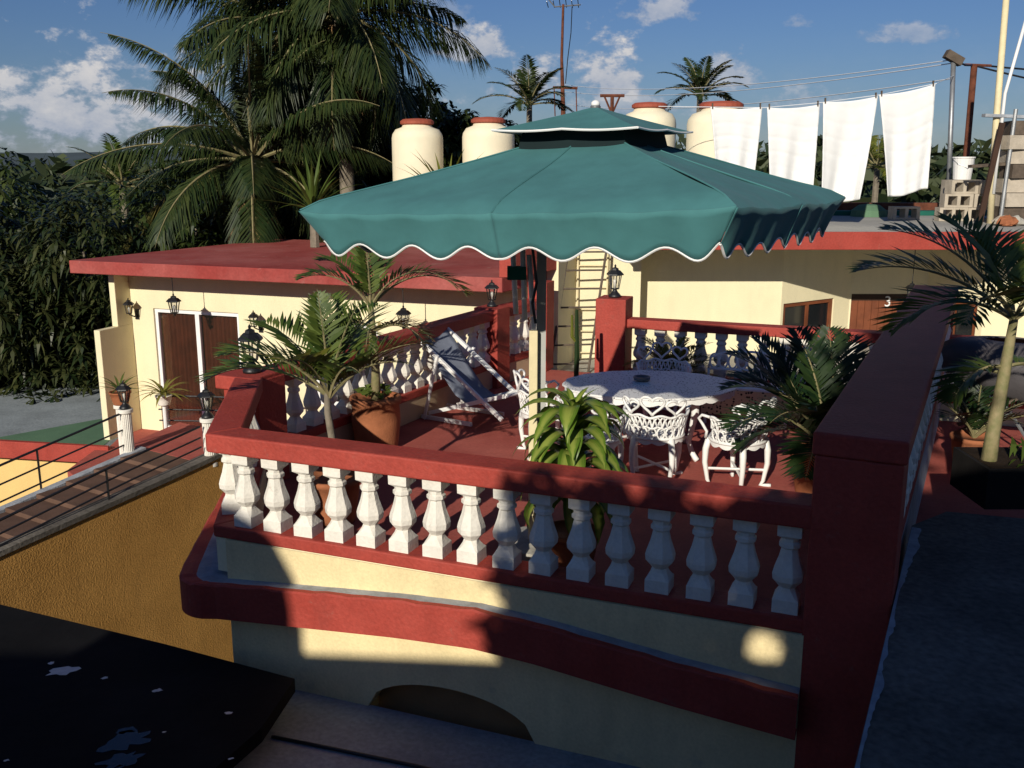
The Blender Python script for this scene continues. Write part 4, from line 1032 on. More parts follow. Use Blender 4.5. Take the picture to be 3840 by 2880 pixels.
# far bench with pierced back
t = thing('garden_bench', 'white pierced iron bench by the rear rail right of the table', 'bench', (2.75,11.0,0), R(-20))
sb = MB(); sb.box(-.5,.5,-.22,.22,.42,.44); part(t, 'seat', sb, 'white_iron')
bb = MB()
for k in range(9):
    x = -.44+.11*k
    bb.tube([(x+.05*math.sin(w_),.24,.66+.085*math.cos(w_)) for w_ in [2*math.pi*j/12 for j in range(13)]], .012, 5, False)
bb.tube([(-.5,.24,.56),(-.25,.24,.565),(.25,.24,.565),(.5,.24,.56)], .016, 6).tube([(-.5,.24,.56),(-.48,.24,.70),(-.3,.24,.77),(0,.24,.79),(.3,.24,.77),(.48,.24,.70),(.5,.24,.56)], .016, 6)
bb.tube([(-.5,.22,.44),(-.5,.24,.56)], .016, 6).tube([(.5,.22,.44),(.5,.24,.56)], .016, 6)
part(t, 'back', bb, 'white_iron', smooth=True)
fr = MB(); fr.grid(lambda u,v: (-.5+u, -.225, .42-.30*v), 1, 1)
lm = mat('lace_iron', (.5,.42,.25), .6, .1, 8)
_N, _L = lm.node_tree.nodes, lm.node_tree.links
_b = _N['Principled BSDF']; _g = _N.new('ShaderNodeNewGeometry'); _v = _N.new('ShaderNodeTexVoronoi'); _v.inputs['Scale'].default_value = 26
_L.new(_g.outputs['Position'], _v.inputs['Vector'])
_r = _N.new('ShaderNodeValToRGB'); _r.color_ramp.elements[0].position = .30; _r.color_ramp.elements[1].position = .38
_r.color_ramp.elements[0].color = (.03,.025,.02,1); _r.color_ramp.elements[1].color = (.55,.46,.28,1)
_L.new(_v.outputs['Distance'], _r.inputs[0]); _L.new(_r.outputs[0], _b.inputs['Base Color'])
solid(part(t, 'lattice_front', fr, 'lace_iron'), .012)
for (x,y) in [(-.45,-.19),(.45,-.19),(-.45,.19),(.45,.19)]:
    part(t, 'leg', MB().tube([(x,y,.42),(x*1.02,y*1.05,.2),(x*1.0,y*1.1,.0)], .018, 6), 'white_iron')

# ================================================================ deckchair
t = thing('deckchair', 'white-framed deckchair with a grey-blue sling by the left balustrade', 'deckchair', (-.42,11.05,0), R(-38))
W2 = .29
# local: x = forward (foot end), z up; back rises towards -x
bk_top, bk_bot = Vector((-.75,0,1.02)), Vector((.62,0,.17))
for s_ in (-1,1):
    part(t, 'main_rail', MB().obox(((bk_top.x+bk_bot.x)/2, s_*W2, (bk_top.z+bk_bot.z)/2), ((bk_top-bk_bot).length, .03, .045), 0, 0, math.atan2(bk_top.z-bk_bot.z, bk_bot.x-bk_top.x)), 'white_paint')
    part(t, 'seat_rail', MB().obox((.08, s_*(W2-.035), .26), (1.25, .03, .045), 0, 0, R(-18)), 'white_paint')
    part(t, 'prop', MB().obox((-.42, s_*(W2+.035), .40), (.035, .025, .82), 0, 0, R(16)), 'white_paint')
    part(t, 'ground_rail', MB().obox((-.30, s_*(W2+.005), .03), (.95, .03, .045), 0, 0, R(-2)), 'white_paint')
    if 0: part(t, 'foot_leg', MB().obox((.55, s_*(W2-.01), .22), (.035, .03, .46), 0, 0, R(-10)), 'white_paint')
    if 0: part(t, 'arm_rest', MB().obox((-.02, s_*(W2+.03), .62), (.60, .05, .025), 0, 0, R(4)), 'white_paint')
for (x,z) in [(-.75,1.02),(.66,.44),(-.72,.035)]:
    part(t, 'cross_bar', MB().tube([(x,-W2,z),(x,W2,z)], .018, 8), 'white_paint')
def slf(u, v):
    # u across, v from back top to front
    pts = [(-.74,1.02),(-.50,.80),(-.28,.52),(-.10,.33),(.10,.24),(.35,.30),(.66,.45)]
    f_ = v*6; i = min(5, int(f_)); w_ = f_-i
    x = pts[i][0]*(1-w_)+pts[i+1][0]*w_; z = pts[i][1]*(1-w_)+pts[i+1][1]*w_
    return (x, -W2+.03+(2*W2-.06)*u, z + .02 - .03*math.sin(math.pi*u))
solid(part(t, 'sling', MB().grid(slf, 8, 30), 'chaise_cloth', smooth=True), .006)

# ================================================================ foliage builders
UP = Vector((0,0,1))
def frond(mb, base, az_, el0, length, droop, nl, ll, lw, vsh=.6, start=.16, tipdroop=.6, roll=0.0, rr=.010, rnd=random, stem=None, curl=.35, plume=0.0):
    """pinnate palm leaf; az_, el0 radians; droop: total bend"""
    n = 18; p = Vector(base); pts = [p.copy()]; dirs = []
    for k in range(n):
        e = el0 - droop*((k+.5)/n)**1.3
        d = Vector((math.cos(az_)*math.cos(e), math.sin(az_)*math.cos(e), math.sin(e))); dirs.append(d)
        p = p + d*(length/n); pts.append(p.copy())
    (stem or mb).tube(pts, [rr*(1.6-1.45*k/n) for k in range(n+1)], 4, False)
    side0 = Vector((-math.sin(az_), math.cos(az_), 0))
    for k in range(nl):
        s = start + (1-start)*(k+.5)/nl
        f_ = s*n; i = min(n-1, int(f_)); q = pts[i].lerp(pts[i+1], f_-i); d = dirs[i]
        nrm = d.cross(side0); 
        if nrm.z < 0: nrm = -nrm
        env = math.sin(math.pi*min(1, .18+.86*(s-start)/(1-start)))**.6
        for sg in (-1, 1):
            side = side0*sg
            L_ = ll*env*rnd.uniform(.8,1.1)
            vv = vsh + (rnd.uniform(-plume, plume) if plume else 0)
            dr = (side*math.cos(vv) + nrm*math.sin(vv)*.8 + d*(.55+.5*s) + Vector((rnd.uniform(-.12,.12),rnd.uniform(-.12,.12),rnd.uniform(-.1,.1)))).normalized()
            mid = q + dr*L_*.5 - UP*L_*curl*.18
            tip = q + dr*L_ - UP*L_*curl*tipdroop
            wv = dr.cross(nrm).normalized()*lw*.5*(.7+.5*env)
            wv = wv + nrm*lw*.15
            mb.add([q, mid-wv, mid+wv, tip], [(0,1,2),(1,3,2)])
    return pts
def palm(name, label, cat, base, trunk_pts, trunk_r, fronds, mleaf, group=None, mtrunk='trunk_green', stem_m='trunk_green'):
    t = thing(name, label, cat, base, 0, group)
    if trunk_pts: part(t, 'trunk', MB().tube(trunk_pts, trunk_r, 9), mtrunk, smooth=True)
    for fr_ in fronds:
        mb = MB(); sm_ = MB(); kw = dict(fr_); ml = kw.pop('m', mleaf)
        frond(mb, stem=sm_, **kw)
        fo = part(t, 'frond', mb, ml)
        part(t, 'stem', sm_, stem_m, parent=fo)
    return t
def pot(t, r0, r1, h, m_='terracotta', bulge=1.08, z0=0.004):
    part(t, 'pot', MB().lathe([(r0,z0),(r0*1.02,z0+.02),((r0+r1)/2*bulge,z0+h*.55),(r1*1.02,z0+h*.86),(r1*1.10,z0+h*.88),(r1*1.12,z0+h*.97),(r1*1.08,z0+h),(r1*.95,z0+h),(r1*.93,z0+h*.93)],24), m_, smooth=True)
    part(t, 'soil', MB().lathe([(.01,z0+h*.93),(r1*.95,z0+h*.925)],16,cap=False), 'soil')
def F(az, el, L, droop, nl=26, ll=.34, lw=.030, **k):
    d = dict(base=(0,0,0), az_=R(az), el0=R(el), length=L, droop=R(droop), nl=nl, ll=ll, lw=lw); d.update(k); return d

# left front palm in hidden pot
b = (0,0,1.08)
fr_ = [F(178,38,1.15,75,30,.42,base=b), F(150,62,1.0,60,28,.42,base=b), F(205,55,1.05,70,28,.40,base=b), F(95,75,.95,35,28,.40,base=b),
       F(60,66,1.05,55,28,.40,base=b), F(10,52,1.0,60,28,.40,base=b), F(-25,48,.95,60,26,.38,base=b), F(250,60,.9,70,26,.38,base=b,m='leaf_cycad'), F(300,55,.85,70,24,.36,base=b), F(120,84,.9,15,24,.30,base=b), F(30,80,.85,25,24,.32,base=b)]
t = palm('potted_palm', 'potted palm with forked stem nearest the front rail at left', 'palm', (-1.50,7.75,0), [(0,0,.35),(.01,0,.7),(-.02,0,.95),(-.02,0,1.14)], [.035,.032,.03,.024], fr_, 'leaf_palm', 'potted palms on the terrace', 'trunk_grey')
pot(t, .17, .22, .40)
# tall slim palm in terracotta pot
b = (-.02,.0,1.50)
fr_ = [F(150,70,.9,85,26,.36,base=b), F(100,80,.9,50,26,.34,base=b), F(20,50,1.25,110,30,.38,base=b), F(-5,62,1.15,120,30,.36,base=b), F(60,72,.9,60,26,.34,base=b), F(190,60,.9,90,26,.34,base=b),
       F(215,35,.75,100,24,.30,m='leaf_cycad',base=(0,0,1.28)), F(330,30,.8,95,24,.30,base=(0,0,1.25)), F(170,25,.75,100,24,.30,base=(0,0,1.23)), F(5,28,.7,90,24,.30,m='leaf_dry',base=(0,0,1.25)), F(270,30,.7,100,24,.30,base=(0,0,1.23)), F(120,86,.8,10,22,.24,base=b)]
t = palm('potted_palm', 'tall slim palm in a big terracotta pot by the left balustrade', 'palm', (-1.44,9.95,0), [(0,0,.5),(.01,0,.85),(-.01,0,1.2),(-.02,0,1.54)], [.055,.045,.042,.03], fr_, 'leaf_palm', 'potted palms on the terrace')
pot(t, .22, .245, .56, bulge=1.12)
for k in range(26):
    a = random.uniform(0,6.28); rr_ = random.uniform(.08,.24); z = .58+random.uniform(0,.07)
    part(t, 'leaf', MB().add([(rr_*math.cos(a),rr_*math.sin(a),z-.03),(rr_*math.cos(a)+.04,rr_*math.sin(a)+.02,z+.02),(rr_*math.cos(a)*1.35,rr_*math.sin(a)*1.35,z),(rr_*math.cos(a)-.04,rr_*math.sin(a)-.02,z+.02)],[(0,1,2,3)]), 'leaf_palm')
# dark areca clump beside the parapet
fr_ = [F(az_, el_, L_, dr_, 30, .42, .034, base=(random.uniform(-.12,.12),random.uniform(-.12,.12),.5)) for (az_,el_,L_,dr_) in
       [(175,58,1.25,80),(160,68,1.2,60),(140,74,1.15,45),(110,76,1.2,40),(85,78,1.15,35),(60,72,1.2,50),(30,66,1.15,60),(0,60,1.0,70),(200,50,1.15,85),(225,58,1.1,80),(255,62,1.0,70),(290,60,.95,70),(320,55,.95,80),(185,30,.95,80),(240,25,.9,80),(130,55,1.2,75),(95,60,1.2,65),(270,40,.8,70)]]
t = palm('potted_palm', 'bushy dark areca palm against the left face of the parapet', 'palm', (2.78,8.35,0), None, None, fr_, 'leaf_dark', 'potted palms on the terrace')
pot(t, .2, .26, .45)
for k in range(6):
    a = k*1.05; part(t, 'cane', MB().tube([(.07*math.cos(a),.07*math.sin(a),.38),(.11*math.cos(a),.11*math.sin(a),.85)], .014, 6), 'trunk_green')
# palm at the right edge in its planter
b = (.10,.06,1.32)
fr_ = [F(170,42,1.25,62,30,.44,base=b), F(150,58,1.2,60,30,.44,base=b), F(190,30,1.05,80,28,.42,base=b,m='leaf_cycad'), F(120,68,1.0,50,26,.40,base=b), F(80,60,1.0,60,26,.40,base=b), F(40,50,1.0,70,26,.40,base=b), F(0,45,1.0,70,26,.4,base=b), F(320,45,1.0,80,26,.4,base=b), F(260,45,1.0,80,26,.4,base=b), F(225,40,1.05,85,28,.42,base=b),
       F(200,12,.55,90,20,.30,base=(.07,.05,.98)), F(130,12,.55,90,20,.30,base=(.07,.05,.93)), F(20,12,.6,90,20,.30,base=(.07,.05,.98))]
t = palm('potted_palm', 'tall palm in a dark planter at the right edge', 'palm', (3.46,6.75,.55), [(0,0,.2),(.01,0,.5),(.06,.03,.95),(.10,.06,1.36)], [.062,.050,.042,.028], fr_, 'leaf_palm', 'potted palms on the terrace')
part(t, 'planter', MB().box(-.10,1.3,-.22,.34,.004,.30), 'planter_black'); part(t, 'soil', MB().box(-.07,1.27,-.19,.31,.30,.305), 'soil')
for k in range(30):
    x, y = random.uniform(.05,1.0), random.uniform(-.2,.25); h = random.uniform(.06,.22); a = random.uniform(0,6.28)
    part(t, 'leaf', MB().add([(x,y,.305),(x+.03*math.cos(a),y+.03*math.sin(a),.305+h*.6),(x+.09*math.cos(a),y+.09*math.sin(a),.305+h),(x+.05*math.cos(a+1),y+.05*math.sin(a+1),.305+h*.6)],[(0,1,2,3)]), 'leaf_palm')
# dracaena with drooping variegated leaves
def strap(mb, base, az_, el0, length, width, droop, n=9, fold=.25):
    p = Vector(base); uv = mb.uv if mb.uv is not None else []
    side = Vector((-math.sin(az_), math.cos(az_), 0)); vs = []
    for k in range(n+1):
        s = k/n; e = el0 - droop*s**.8
        d = Vector((math.cos(az_)*math.cos(e), math.sin(az_)*math.cos(e), math.sin(e)))
        nr = side.cross(d); w_ = width*.5*(math.sin(math.pi*min(1,.12+.88*s))**.55 if s < 1 else .02)
        w_ *= (1 if s < .6 else 1-((s-.6)/.4)**2*.97)
        if nr.z < 0: nr = -nr
        vs += [p-side*w_+nr*w_*fold, p, p+side*w_+nr*w_*fold]; uv += [(0,s),(.5,s),(1,s)]
        p = p + d*(length/n)
    mb.add(vs, [f for k in range(n) for f in ((3*k,3*k+1,3*k+4,3*k+3),(3*k+1,3*k+2,3*k+5,3*k+4))]); mb.uv = uv
t = thing('dracaena', 'dracaena with broad drooping yellow-green leaves behind the front rail', 'plant', (.44,6.72,0))
pot(t, .15, .19, .33)
part(t, 'stem', MB().tube([(0,0,.3),(.02,0,.7),(0,0,1.22)], [.028,.024,.02], 7), 'trunk_green', smooth=True)
rnd = random.Random(5)
for k in range(78):
    k = k*54/78; z = .50 + .72*(k/54); a = k*3.4 + rnd.uniform(-.2,.2)
    el_ = 50 + 28*(k/54) + rnd.uniform(-12,10) ; dr_ = 152 + rnd.uniform(-16,16)
    mb = MB(); strap(mb, (.02*math.cos(a),.02*math.sin(a),z), a, R(el_), rnd.uniform(.50,.64)*(1-.15*(k/54)), rnd.uniform(.105,.145), R(dr_))
    part(t, 'leaf', mb, 'leaf_dracaena', smooth=True)
for k in range(7):
    a = k*.9; mb = MB(); strap(mb, (0,0,1.22), a, R(70+rnd.uniform(-10,10)), .26, .045, R(40+20*(k%3))); part(t, 'leaf', mb, 'leaf_dracaena', smooth=True)
# low yellow-green cycad by the rear rail
t = thing('cycad', 'low yellow-green cycad in front of the rear rail', 'plant', (2.0,11.75,0))
pot(t, .2, .25, .34)
for k in range(26):
    a = k*2.399; e = 20+60*(k/26)
    mb = MB(); sm_ = MB(); frond(mb, (0,0,.34), a, R(e), .72, R(55+20*random.random()), 22, .17, .022, stem=sm_, vsh=.7, rr=.006)
    fo = part(t, 'frond', mb, 'leaf_cycad'); part(t, 'stem', sm_, 'trunk_green', parent=fo)
# thin green cactus behind the table
t = thing('cactus', 'slim upright green cactus at the left end of the table', 'cactus', (.76,11.3,0))
pot(t, .12, .16, .28)
part(t, 'stem', MB().tube([(0,0,.25),(.01,0,.7),(0,.01,1.28)], [.03,.034,.022], 6), 'leaf_dark'); part(t, 'branch', MB().tube([(.0,0,.9),(-.05,0,.96),(-.055,0,1.22)], [.02,.022,.014], 6), 'leaf_cycad')
# covered folding stand right of the parapet
t = thing('covered_stand', 'dark grey cover draped over a folding stand near the right palm', 'cover', (5.05,9.6,0), R(-20))
def cvf(u, v):
    a = 2*math.pi*u; z = .80+.42*math.cos(math.pi*v*.62)
    r_ = .08+.56*math.sin(math.pi*(.06+.74*v))**.8
    k_ = 1+.07*math.sin(a*9+2*v)*v + .04*math.sin(a*4+1)
    return (r_*1.15*k_*math.cos(a)+.10*v, r_*.7*k_*math.sin(a), z - .10*math.cos(a)*v)
solid(part(t, 'cover', MB().grid(cvf, 60, 14), 'tarp_grey', smooth=True), .01)
for (x,y) in [(-.35,-.2),(.35,-.2),(-.35,.2),(.35,.2)]:
    part(t, 'leg', MB().tube([(-x*.7,y,.9),(x,y*1.1,.012)], .016, 6), 'dark_steel')
part(t, 'slat', MB().obox((-.15,-.32,.58),(.75,.05,.025),0,0,R(-32)), 'wood_grey'); part(t, 'slat', MB().obox((-.15,-.34,.51),(.75,.05,.025),0,0,R(-32)), 'wood_grey')
t = palm('floor_palm', 'small spiky palm in front of the dark cover near the right edge', 'palm', (4.55,9.2,0), None, None,
   [F(az_,el_,.8,60,22,.26,.022,base=(0,0,.32)) for (az_,el_) in [(170,60),(130,70),(90,75),(40,60),(0,55),(-40,50),(-80,50),(220,50),(200,75),(60,80)]], 'leaf_dark', 'potted palms on the terrace')
pot(t, .16, .2, .34)
# porch plants
t = thing('potted_plant', 'spiky plant in a red pot on the pale post by the wing wall', 'plant', (-6.02,14.5,-1.66), 0, 'potted plants on the porch')
part(t, 'stand', fluted(t,0,0,0,1.0,.085), 'white_plaster'); pot(t, .11, .15, .20, z0=1.004)
for k in range(22):
    a = k*2.399; mb = MB(); strap(mb, (0,0,1.18), a, R(35+45*k/22), .42, .035, R(60)); part(t, 'leaf', mb, 'leaf_palm')
t = thing('potted_plant', 'yellow-leaved plant on a thin stand left of the sliding door', 'plant', (-5.45,14.75,-1.66), 0, 'potted plants on the porch')
part(t, 'stand', MB().tube([(0,0,.008),(0,0,1.0)], .03, 8), 'white_paint'); pot(t, .09, .12, .16, 'white_plaster', z0=.93)
for k in range(26):
    a = k*2.399; mb = MB(); strap(mb, (0,0,1.08), a, R(20+50*k/26), .5, .045, R(70)); part(t, 'leaf', mb, 'leaf_yellow')
t = thing('potted_plant', 'low plant in a dark pot on the porch floor below the railing', 'plant', (-5.25,14.6,-1.66), 0, 'potted plants on the porch')
pot(t, .14, .18, .25, 'dark_brown')
for k in range(22):
    a = k*2.399; mb = MB(); strap(mb, (0,0,.24), a, R(20+50*k/22), .45, .05, R(70)); part(t, 'leaf', mb, 'leaf_cycad')
# ================================================================ big palms
def bigpalm(label, x, y, zc, tx, n, L, seed, gold=(), el_rng=(-35,80), az_rng=None, hanging=0, name='coconut_palm', ll=.72, lw=.034, nl=140, dead=0, plume=.25):
    rnd = random.Random(seed)
    t = thing(name, label, 'palm', (x+tx,y,-4.6), 0, 'tall palms left of the parasol')
    h = zc+4.6
    part(t, 'trunk', MB().tube([(0,0,0),(-tx*.25,0,h*.35),(-tx*.7,0,h*.72),(-tx,0,h)], [.24,.19,.16,.13], 10), 'trunk_grey', smooth=True)
    for k in range(n):
        u = (k+.5)/n
        a = k*2.399+rnd.uniform(-.25,.25)
        if az_rng: a = R(az_rng[0]+(az_rng[1]-az_rng[0])*rnd.random()) if k % 3 == 0 else a
        e = el_rng[0]+(el_rng[1]-el_rng[0])*u
        mb = MB(); sm_ = MB()
        g_ = k in gold
        frond(mb, (-tx,0,h), a, R(e), L*rnd.uniform(.85,1.05), R(70-20*u+rnd.uniform(-12,18)), nl, ll, lw, stem=sm_, rr=.024, vsh=.15, curl=1.0, tipdroop=.75, rnd=rnd, plume=plume)
        fo = part(t, 'frond', mb, 'leaf_bigpalm_gold' if g_ else 'leaf_bigpalm'); part(t, 'stem', sm_, 'dry_frond' if g_ else 'trunk_green', parent=fo)
    for k in range(dead):
        a = rnd.uniform(0,6.28); mb = MB(); sm_ = MB()
        frond(mb, (-tx,0,h-.15), a, R(-45-rnd.uniform(0,25)), L*.55, R(30), 40, ll*.7, lw, stem=sm_, rr=.03, vsh=.1, curl=1.2, rnd=rnd)
        fo = part(t, 'dry_frond', mb, 'leaf_dry'); part(t, 'stem', sm_, 'dry_frond', parent=fo)
    for k in range(9):
        a = rnd.uniform(0,6.28); r_ = .11
        part(t, 'coconut', MB().lathe([(.02,-.13),(.10,-.07),(.115,.0),(.09,.08),(.02,.12)],8,(-tx+.28*math.cos(a),.28*math.sin(a),h-.35+rnd.uniform(-.15,.1))), 'dry_frond', smooth=True)
    return t
bigpalm('leaning coconut palm with long golden lower fronds above the red roof', -5.6, 21.5, 3.0, .2, 28, 3.9, 3, gold=(1,3,4), el_rng=(-28,78), dead=7)
bigpalm('tall dense palm in the middle of the palm group with hanging fronds', -5.0, 23.0, 5.9, .3, 40, 3.8, 11, el_rng=(-62,80), dead=5, ll=.80, plume=.9)
bigpalm('tall palm nearest the water tanks with fronds arching right', -3.70, 22.0, 6.1, .1, 30, 3.7, 21, el_rng=(-55,82), dead=3, ll=.75, plume=.9)
def smallpalm(label, x, y, zc, n, L, seed, m_='leaf_bigpalm', el_rng=(0,80), zg=-4.6, trunk=True, nl=40):
    rnd = random.Random(seed); t = thing('young_palm', label, 'palm', (x,y,zg), 0, 'smaller palms in the background')
    h = zc-zg
    part(t, 'trunk', MB().tube([(0,0,0),(0,0,h*.6),(0,0,h)], [.15,.12,.10], 8), 'trunk_grey')
    for k in range(n):
        u = (k+.5)/n; mb = MB(); sm_ = MB()
        frond(mb, (0,0,h), k*2.399+rnd.uniform(-.3,.3), R(el_rng[0]+(el_rng[1]-el_rng[0])*u), L*rnd.uniform(.85,1.1), R(75-25*u), nl, L*.26, .045*L/2, stem=sm_, rr=.02, vsh=.4, curl=.5, rnd=rnd)
        fo = part(t, 'frond', mb, m_); part(t, 'stem', sm_, 'trunk_green', parent=fo)
smallpalm('distant palm top left of the aerial mast', .62, 36, 5.0, 16, 2.1, 1, el_rng=(10,80))
smallpalm('distant palm top left of the first towel', 6.7, 36, 5.3, 16, 1.9, 2, el_rng=(10,82))
smallpalm('yellowish palm seen between the third and fourth towels', 12.5, 34, 2.8, 15, 2.0, 4, 'leaf_cycad', (0,75))
smallpalm('small palm rising from the trees at far left', -11.4, 29, 2.3, 16, 1.9, 5, 'leaf_palm', (0,80))
def fan(label, x, y, z, seed, m_, n=30, L=1.2):
    rnd = random.Random(seed); t = thing('yucca', label, 'plant', (x,y,z), 0, 'spiky plants beside the roofs')
    part(t, 'stem', MB().tube([(0,0,0),(0,0,.7)], [.09,.07], 7), 'trunk_grey')
    for k in range(n):
        a = k*2.399; mb = MB(); strap(mb, (0,0,.65), a, R(15+65*k/n), L*rnd.uniform(.8,1.1), .07, R(rnd.uniform(15,50)), 6); part(t, 'leaf', mb, m_)
fan('spiky yucca in front of the left water tanks', -1.25, 18.9, 1.405, 3, 'leaf_cycad', 34, 1.35)
fan('spiky yucca at the back of the red roof left of the parasol', -3.75, 18.6, 1.405, 4, 'leaf_palm', 34, 1.2)

# ================================================================ broadleaf trees
def tree(name, label, x, y, zg, ztop, r, nclump, mleaf, seed, leaf=.26, lw=.075, group='dense trees behind the left house', per=9):
    rnd = random.Random(seed); t = thing(name, label, 'tree', (x,y,zg), 0, group)
    h = ztop-zg; ch = min(h*.85, r*1.9)
    tr = MB(); tr.tube([(0,0,0),(.1,0,h*.3),(.0,.1,h*.6)], [.28,.22,.14], 8)
    lobes = []
    for k in range(11):
        a = k*2.399; zz = h-ch*.5 + ch*.42*(2*((k+.5)/11)-1); q = math.sqrt(max(.05,1-((zz-(h-ch*.5))/(ch*.55))**2))
        lobes.append((Vector((r*.62*q*math.cos(a)+rnd.uniform(-.2,.2)*r, r*.62*q*math.sin(a)+rnd.uniform(-.2,.2)*r, zz)), r*rnd.uniform(.38,.58)))
        tr.tube([(0,.05,h*.42),tuple(lobes[-1][0]*.6+Vector((0,0,h*.17))),tuple(lobes[-1][0])], [.10,.06,.03], 5)
    part(t, 'trunk', tr, 'trunk_grey', smooth=True)
    mb = MB()
    for k in range(nclump):
        c, rr_ = lobes[rnd.randrange(len(lobes))]
        while True:
            d = Vector((rnd.gauss(0,1),rnd.gauss(0,1),rnd.gauss(0,1)))
            if d.length > .1: break
        d.normalize(); p = c + d*rr_*rnd.uniform(.55,1.05)
        p.z = max(p.z, .3)
        ax = (d + UP*.5 + Vector((rnd.uniform(-.5,.5),)*1+(rnd.uniform(-.5,.5),rnd.uniform(-.3,.3)))).normalized()
        s1 = ax.orthogonal().normalized(); s2 = ax.cross(s1)
        for j in range(per):
            w_ = 6.283*j/per + rnd.uniform(-.3,.3); L_ = leaf*rnd.uniform(.7,1.2)
            dr = (s1*math.cos(w_)+s2*math.sin(w_) + ax*rnd.uniform(-.1,.8)).normalized()
            tip = p + dr*L_ - UP*L_*.45; mid = p + dr*L_*.5 - UP*L_*.08
            wv = dr.cross(UP); wv = (wv.normalized() if wv.length > .05 else s1)*lw*.5
            mb.add([p, mid-wv, mid+wv, tip], [(0,1,2),(1,3,2)])
    part(t, 'crown', mb, mleaf)
    return t
tree('mango_tree','broad dark mango tree at the far left edge behind the green roof',-12.6,22.5,-4.6,2.0,3.3,2300,'leaf_mango',31,.34,.085)
tree('mango_tree','dark mango tree between the far left tree and the red roof',-9.2,21.6,-4.6,1.8,2.7,2300,'leaf_mango',32,.32,.08)
tree('mango_tree','leafy mango tree just behind the left end of the red roof',-7.3,23.2,-4.6,2.2,2.6,2200,'leaf_mango2',33,.32,.08)
tree('mango_tree','low mango tree behind the middle of the red roof',-5.0,24.2,-4.6,2.4,2.5,2000,'leaf_mango',34,.32,.08)
tree('broadleaf_tree','tall dark tree standing behind the palm trunks',-5.6,29,-4.6,4.3,3.4,2200,'leaf_mango',35,.4,.12)
tree('broadleaf_tree','tall dark tree behind the left water tank',-3.0,28,-4.6,4.6,2.7,2200,'leaf_mango',36,.4,.12)
tree('broadleaf_tree','round bush top between the two left water tanks',-1.35,26,-4.6,4.05,1.5,1100,'leaf_mango2',37,.34,.11)
tree('broadleaf_tree','mid green tree far left beyond the mango trees',-16.5,30,-4.6,2.5,3.6,1800,'leaf_mango2',38,.4,.12)
tree('broadleaf_tree','pale green low tree far behind the stair and annex',-9.0,33,-4.6,3.0,3.2,1800,'leaf_mango2',39,.4,.12)
tree('mango_tree','low mango tree drooping over the annex roof edge',-10.7,20.9,-4.6,.6,2.0,1500,'leaf_mango',40,.30,.075)
tree('mango_tree','shaded mango tree at the left edge of the picture',-14.8,19.8,-4.6,1.2,2.4,1500,'leaf_mango',41,.30,.08)

# far wood: one mass of crowns
rnd = random.Random(77); fw = MB()
for k in range(1500):
    y = rnd.uniform(52,120); x = rnd.uniform(-.75,.75)*y*1.05
    zt = 2.95 + rnd.uniform(-2.2,1.2)*(y/80) + (.8 if x > 0 else -.4)
    for j in range(26):
        a = rnd.uniform(0,6.28); q = rnd.random(); rr_ = 2.3*(1-q)**.6*rnd.uniform(.3,1); z = zt - 6*(1-q)
        p = Vector((x+rr_*math.cos(a), y+rr_*math.sin(a), z)); s_ = rnd.uniform(.35,.9)
        d1 = Vector((rnd.uniform(-1,1),rnd.uniform(-1,1),rnd.uniform(-.4,1))).normalized()*s_; d2 = Vector((rnd.uniform(-1,1),rnd.uniform(-1,1),rnd.uniform(-1,.4))).normalized()*s_*.5
        fw.add([p-d1, p+d2, p+d1*1.2, p-d2], [(0,1,2,3)])
o = link('far_wood', fw.mesh('far_wood','leaf_far')); o['kind'] = 'stuff'; o['label'] = 'distant wood along the horizon'
# scrub below the terrace level between the buildings
rnd = random.Random(78); fw = MB()
for k in range(9000):
    y = rnd.uniform(21,52); x = rnd.uniform(-.7,.75)*y; z = -4.6 + rnd.uniform(0,4.6)*min(1,(y-14)/22)
    s_ = rnd.uniform(.2,.5); p = Vector((x,y,z))
    d1 = Vector((rnd.uniform(-1,1),rnd.uniform(-1,1),rnd.uniform(-.4,1))).normalized()*s_; d2 = Vector((rnd.uniform(-1,1),rnd.uniform(-1,1),rnd.uniform(-1,.4))).normalized()*s_*.45
    fw.add([p-d1, p+d2, p+d1*1.2, p-d2], [(0,1,2,3)])
o = link('scrub', fw.mesh('scrub','leaf_mango2')); o['kind'] = 'stuff'; o['label'] = 'low scrub between the houses and the wood'

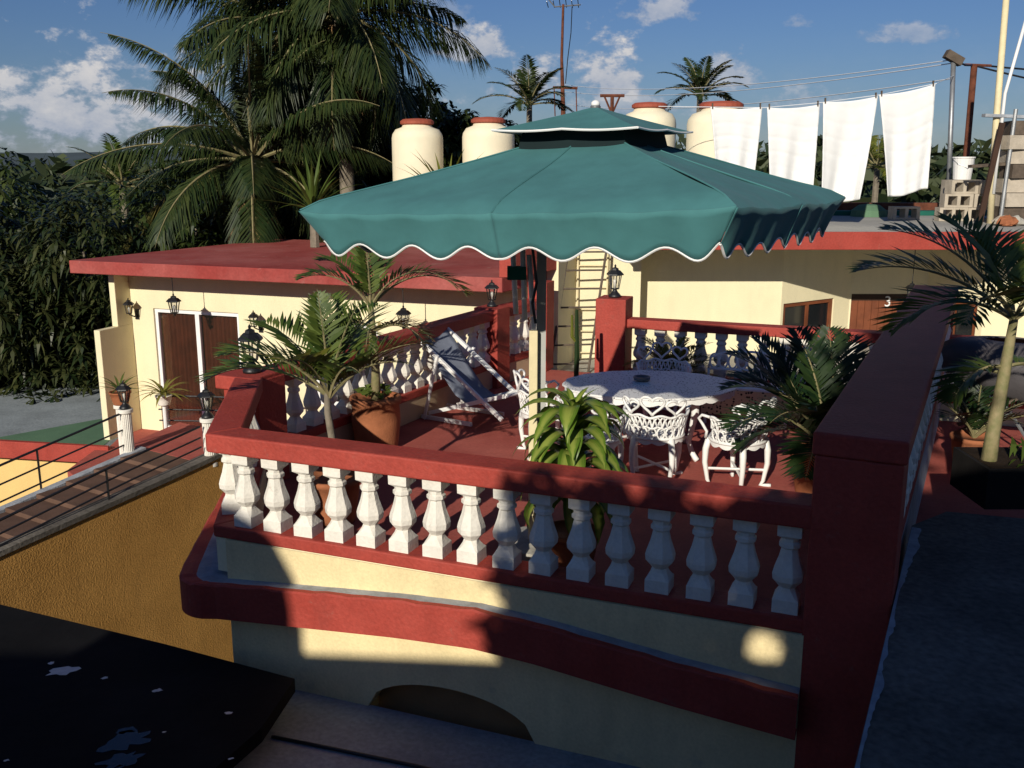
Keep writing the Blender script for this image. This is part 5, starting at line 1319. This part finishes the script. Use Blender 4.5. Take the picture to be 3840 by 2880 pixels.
# ================================================================ unseen house, tank and tree behind the camera, shaped to cast the foreground shade
MZ = sd.z/(-sd.y)                                     # rise of the sun ray per metre towards the viewer
KX = sd.x/sd.y
t = thing('shadow_house', 'unseen cream house behind the viewer, shaped to shade the foreground', 'house', (0,-6,-4.6))
part(t, 'main_blocker', MB().box(1.66-KX*9.35,9.0,-9,-4.0,-4.6,1.46+9.2*MZ), 'cream_plaster', True)  # block edges and heights follow the shadow lines wanted on the terrace
part(t, 'low_blocker', MB().box(-5.03-KX*10,1.656-KX*9.35,-9,-4.0,-4.6,-.37+10.1*MZ), 'cream_plaster', True)
part(t, 'left_blocker', MB().box(-18,-5.034-KX*10,-9,-4.0,-4.6,-4.2+14*MZ), 'cream_plaster', True)
t2 = thing('water_tank', 'unseen round-topped tank added behind the viewer to cast a rounded shadow', 'tank', (-2.36-KX*11.7,-5.2,-.366+10.1*MZ))  # added only for the rounded shadow at the terrace's left corner
part(t2, 'drum', MB().lathe([(.82,0.004),(.82,.95),(.78,1.16),(.64,1.40),(.36,1.56),(.04,1.60)],28), 'tank_cream', smooth=True)
t3 = tree('shade_tree','leafy tree beside the house behind the viewer',-1.4,-7.0,-4.6,7.6,2.0,10,'leaf_mango2',51,.3,.1,None)
for ch in list(t3.children):
    if ch.name.startswith('crown'): bpy.data.objects.remove(ch)
mb = MB(); rnd = random.Random(9)
def clump(c, s, n):
    for _ in range(n):
        p = Vector(c) + Vector((rnd.gauss(0,s[0]), rnd.gauss(0,s[1]), rnd.gauss(0,s[2])))
        d1 = Vector((rnd.uniform(-1,1),rnd.uniform(-1,1),rnd.uniform(-1,1))).normalized()*.17; d2 = d1.orthogonal().normalized()*.06
        mb.add([p-d1, p+d2, p+d1, p-d2], [(0,1,2,3)])
def sunward(p, y): k = (p[1]-y)/(-sd.y); return (p[0]+sd.x*k, y, p[2]+sd.z*k)
for k in range(30):                                   # leaf clumps set along sun rays to shade the parapet top
    u = k/29
    for o_ in (-.16,.16):
        q = rpt(RL*u, o_); clump(sunward((q[0],q[1],1.5), -5.0+rnd.uniform(-.4,.4)), (.09,.25,.09), 75)
for k in range(230):                                  # clumps set sunward to shade the front wall, ragged at the left edge
    z_ = rnd.uniform(-.55,1.0); x_ = rnd.uniform(.22+.10*math.sin(z_*5)+.06*math.sin(z_*13),2.0)
    if (x_-1.54)**2+((z_-.16)*1.4)**2 < .075 or (x_-1.10)**2+(z_-.10)**2 < .02: continue  # gaps left for light spots on the wall
    clump(sunward((x_, 6.69-.391*(x_+2.14), z_), -4.4+rnd.uniform(-.5,.5)), (.06,.15,.06), 17)
for k in range(26):  # extra clumps that break up the shadow edge
    clump(sunward((rnd.uniform(-.05,.35), 5.85, rnd.uniform(-.3,.95)), -4.2), (.05,.1,.05), 7)
part(t3, 'crown', mb, 'leaf_mango2', True)
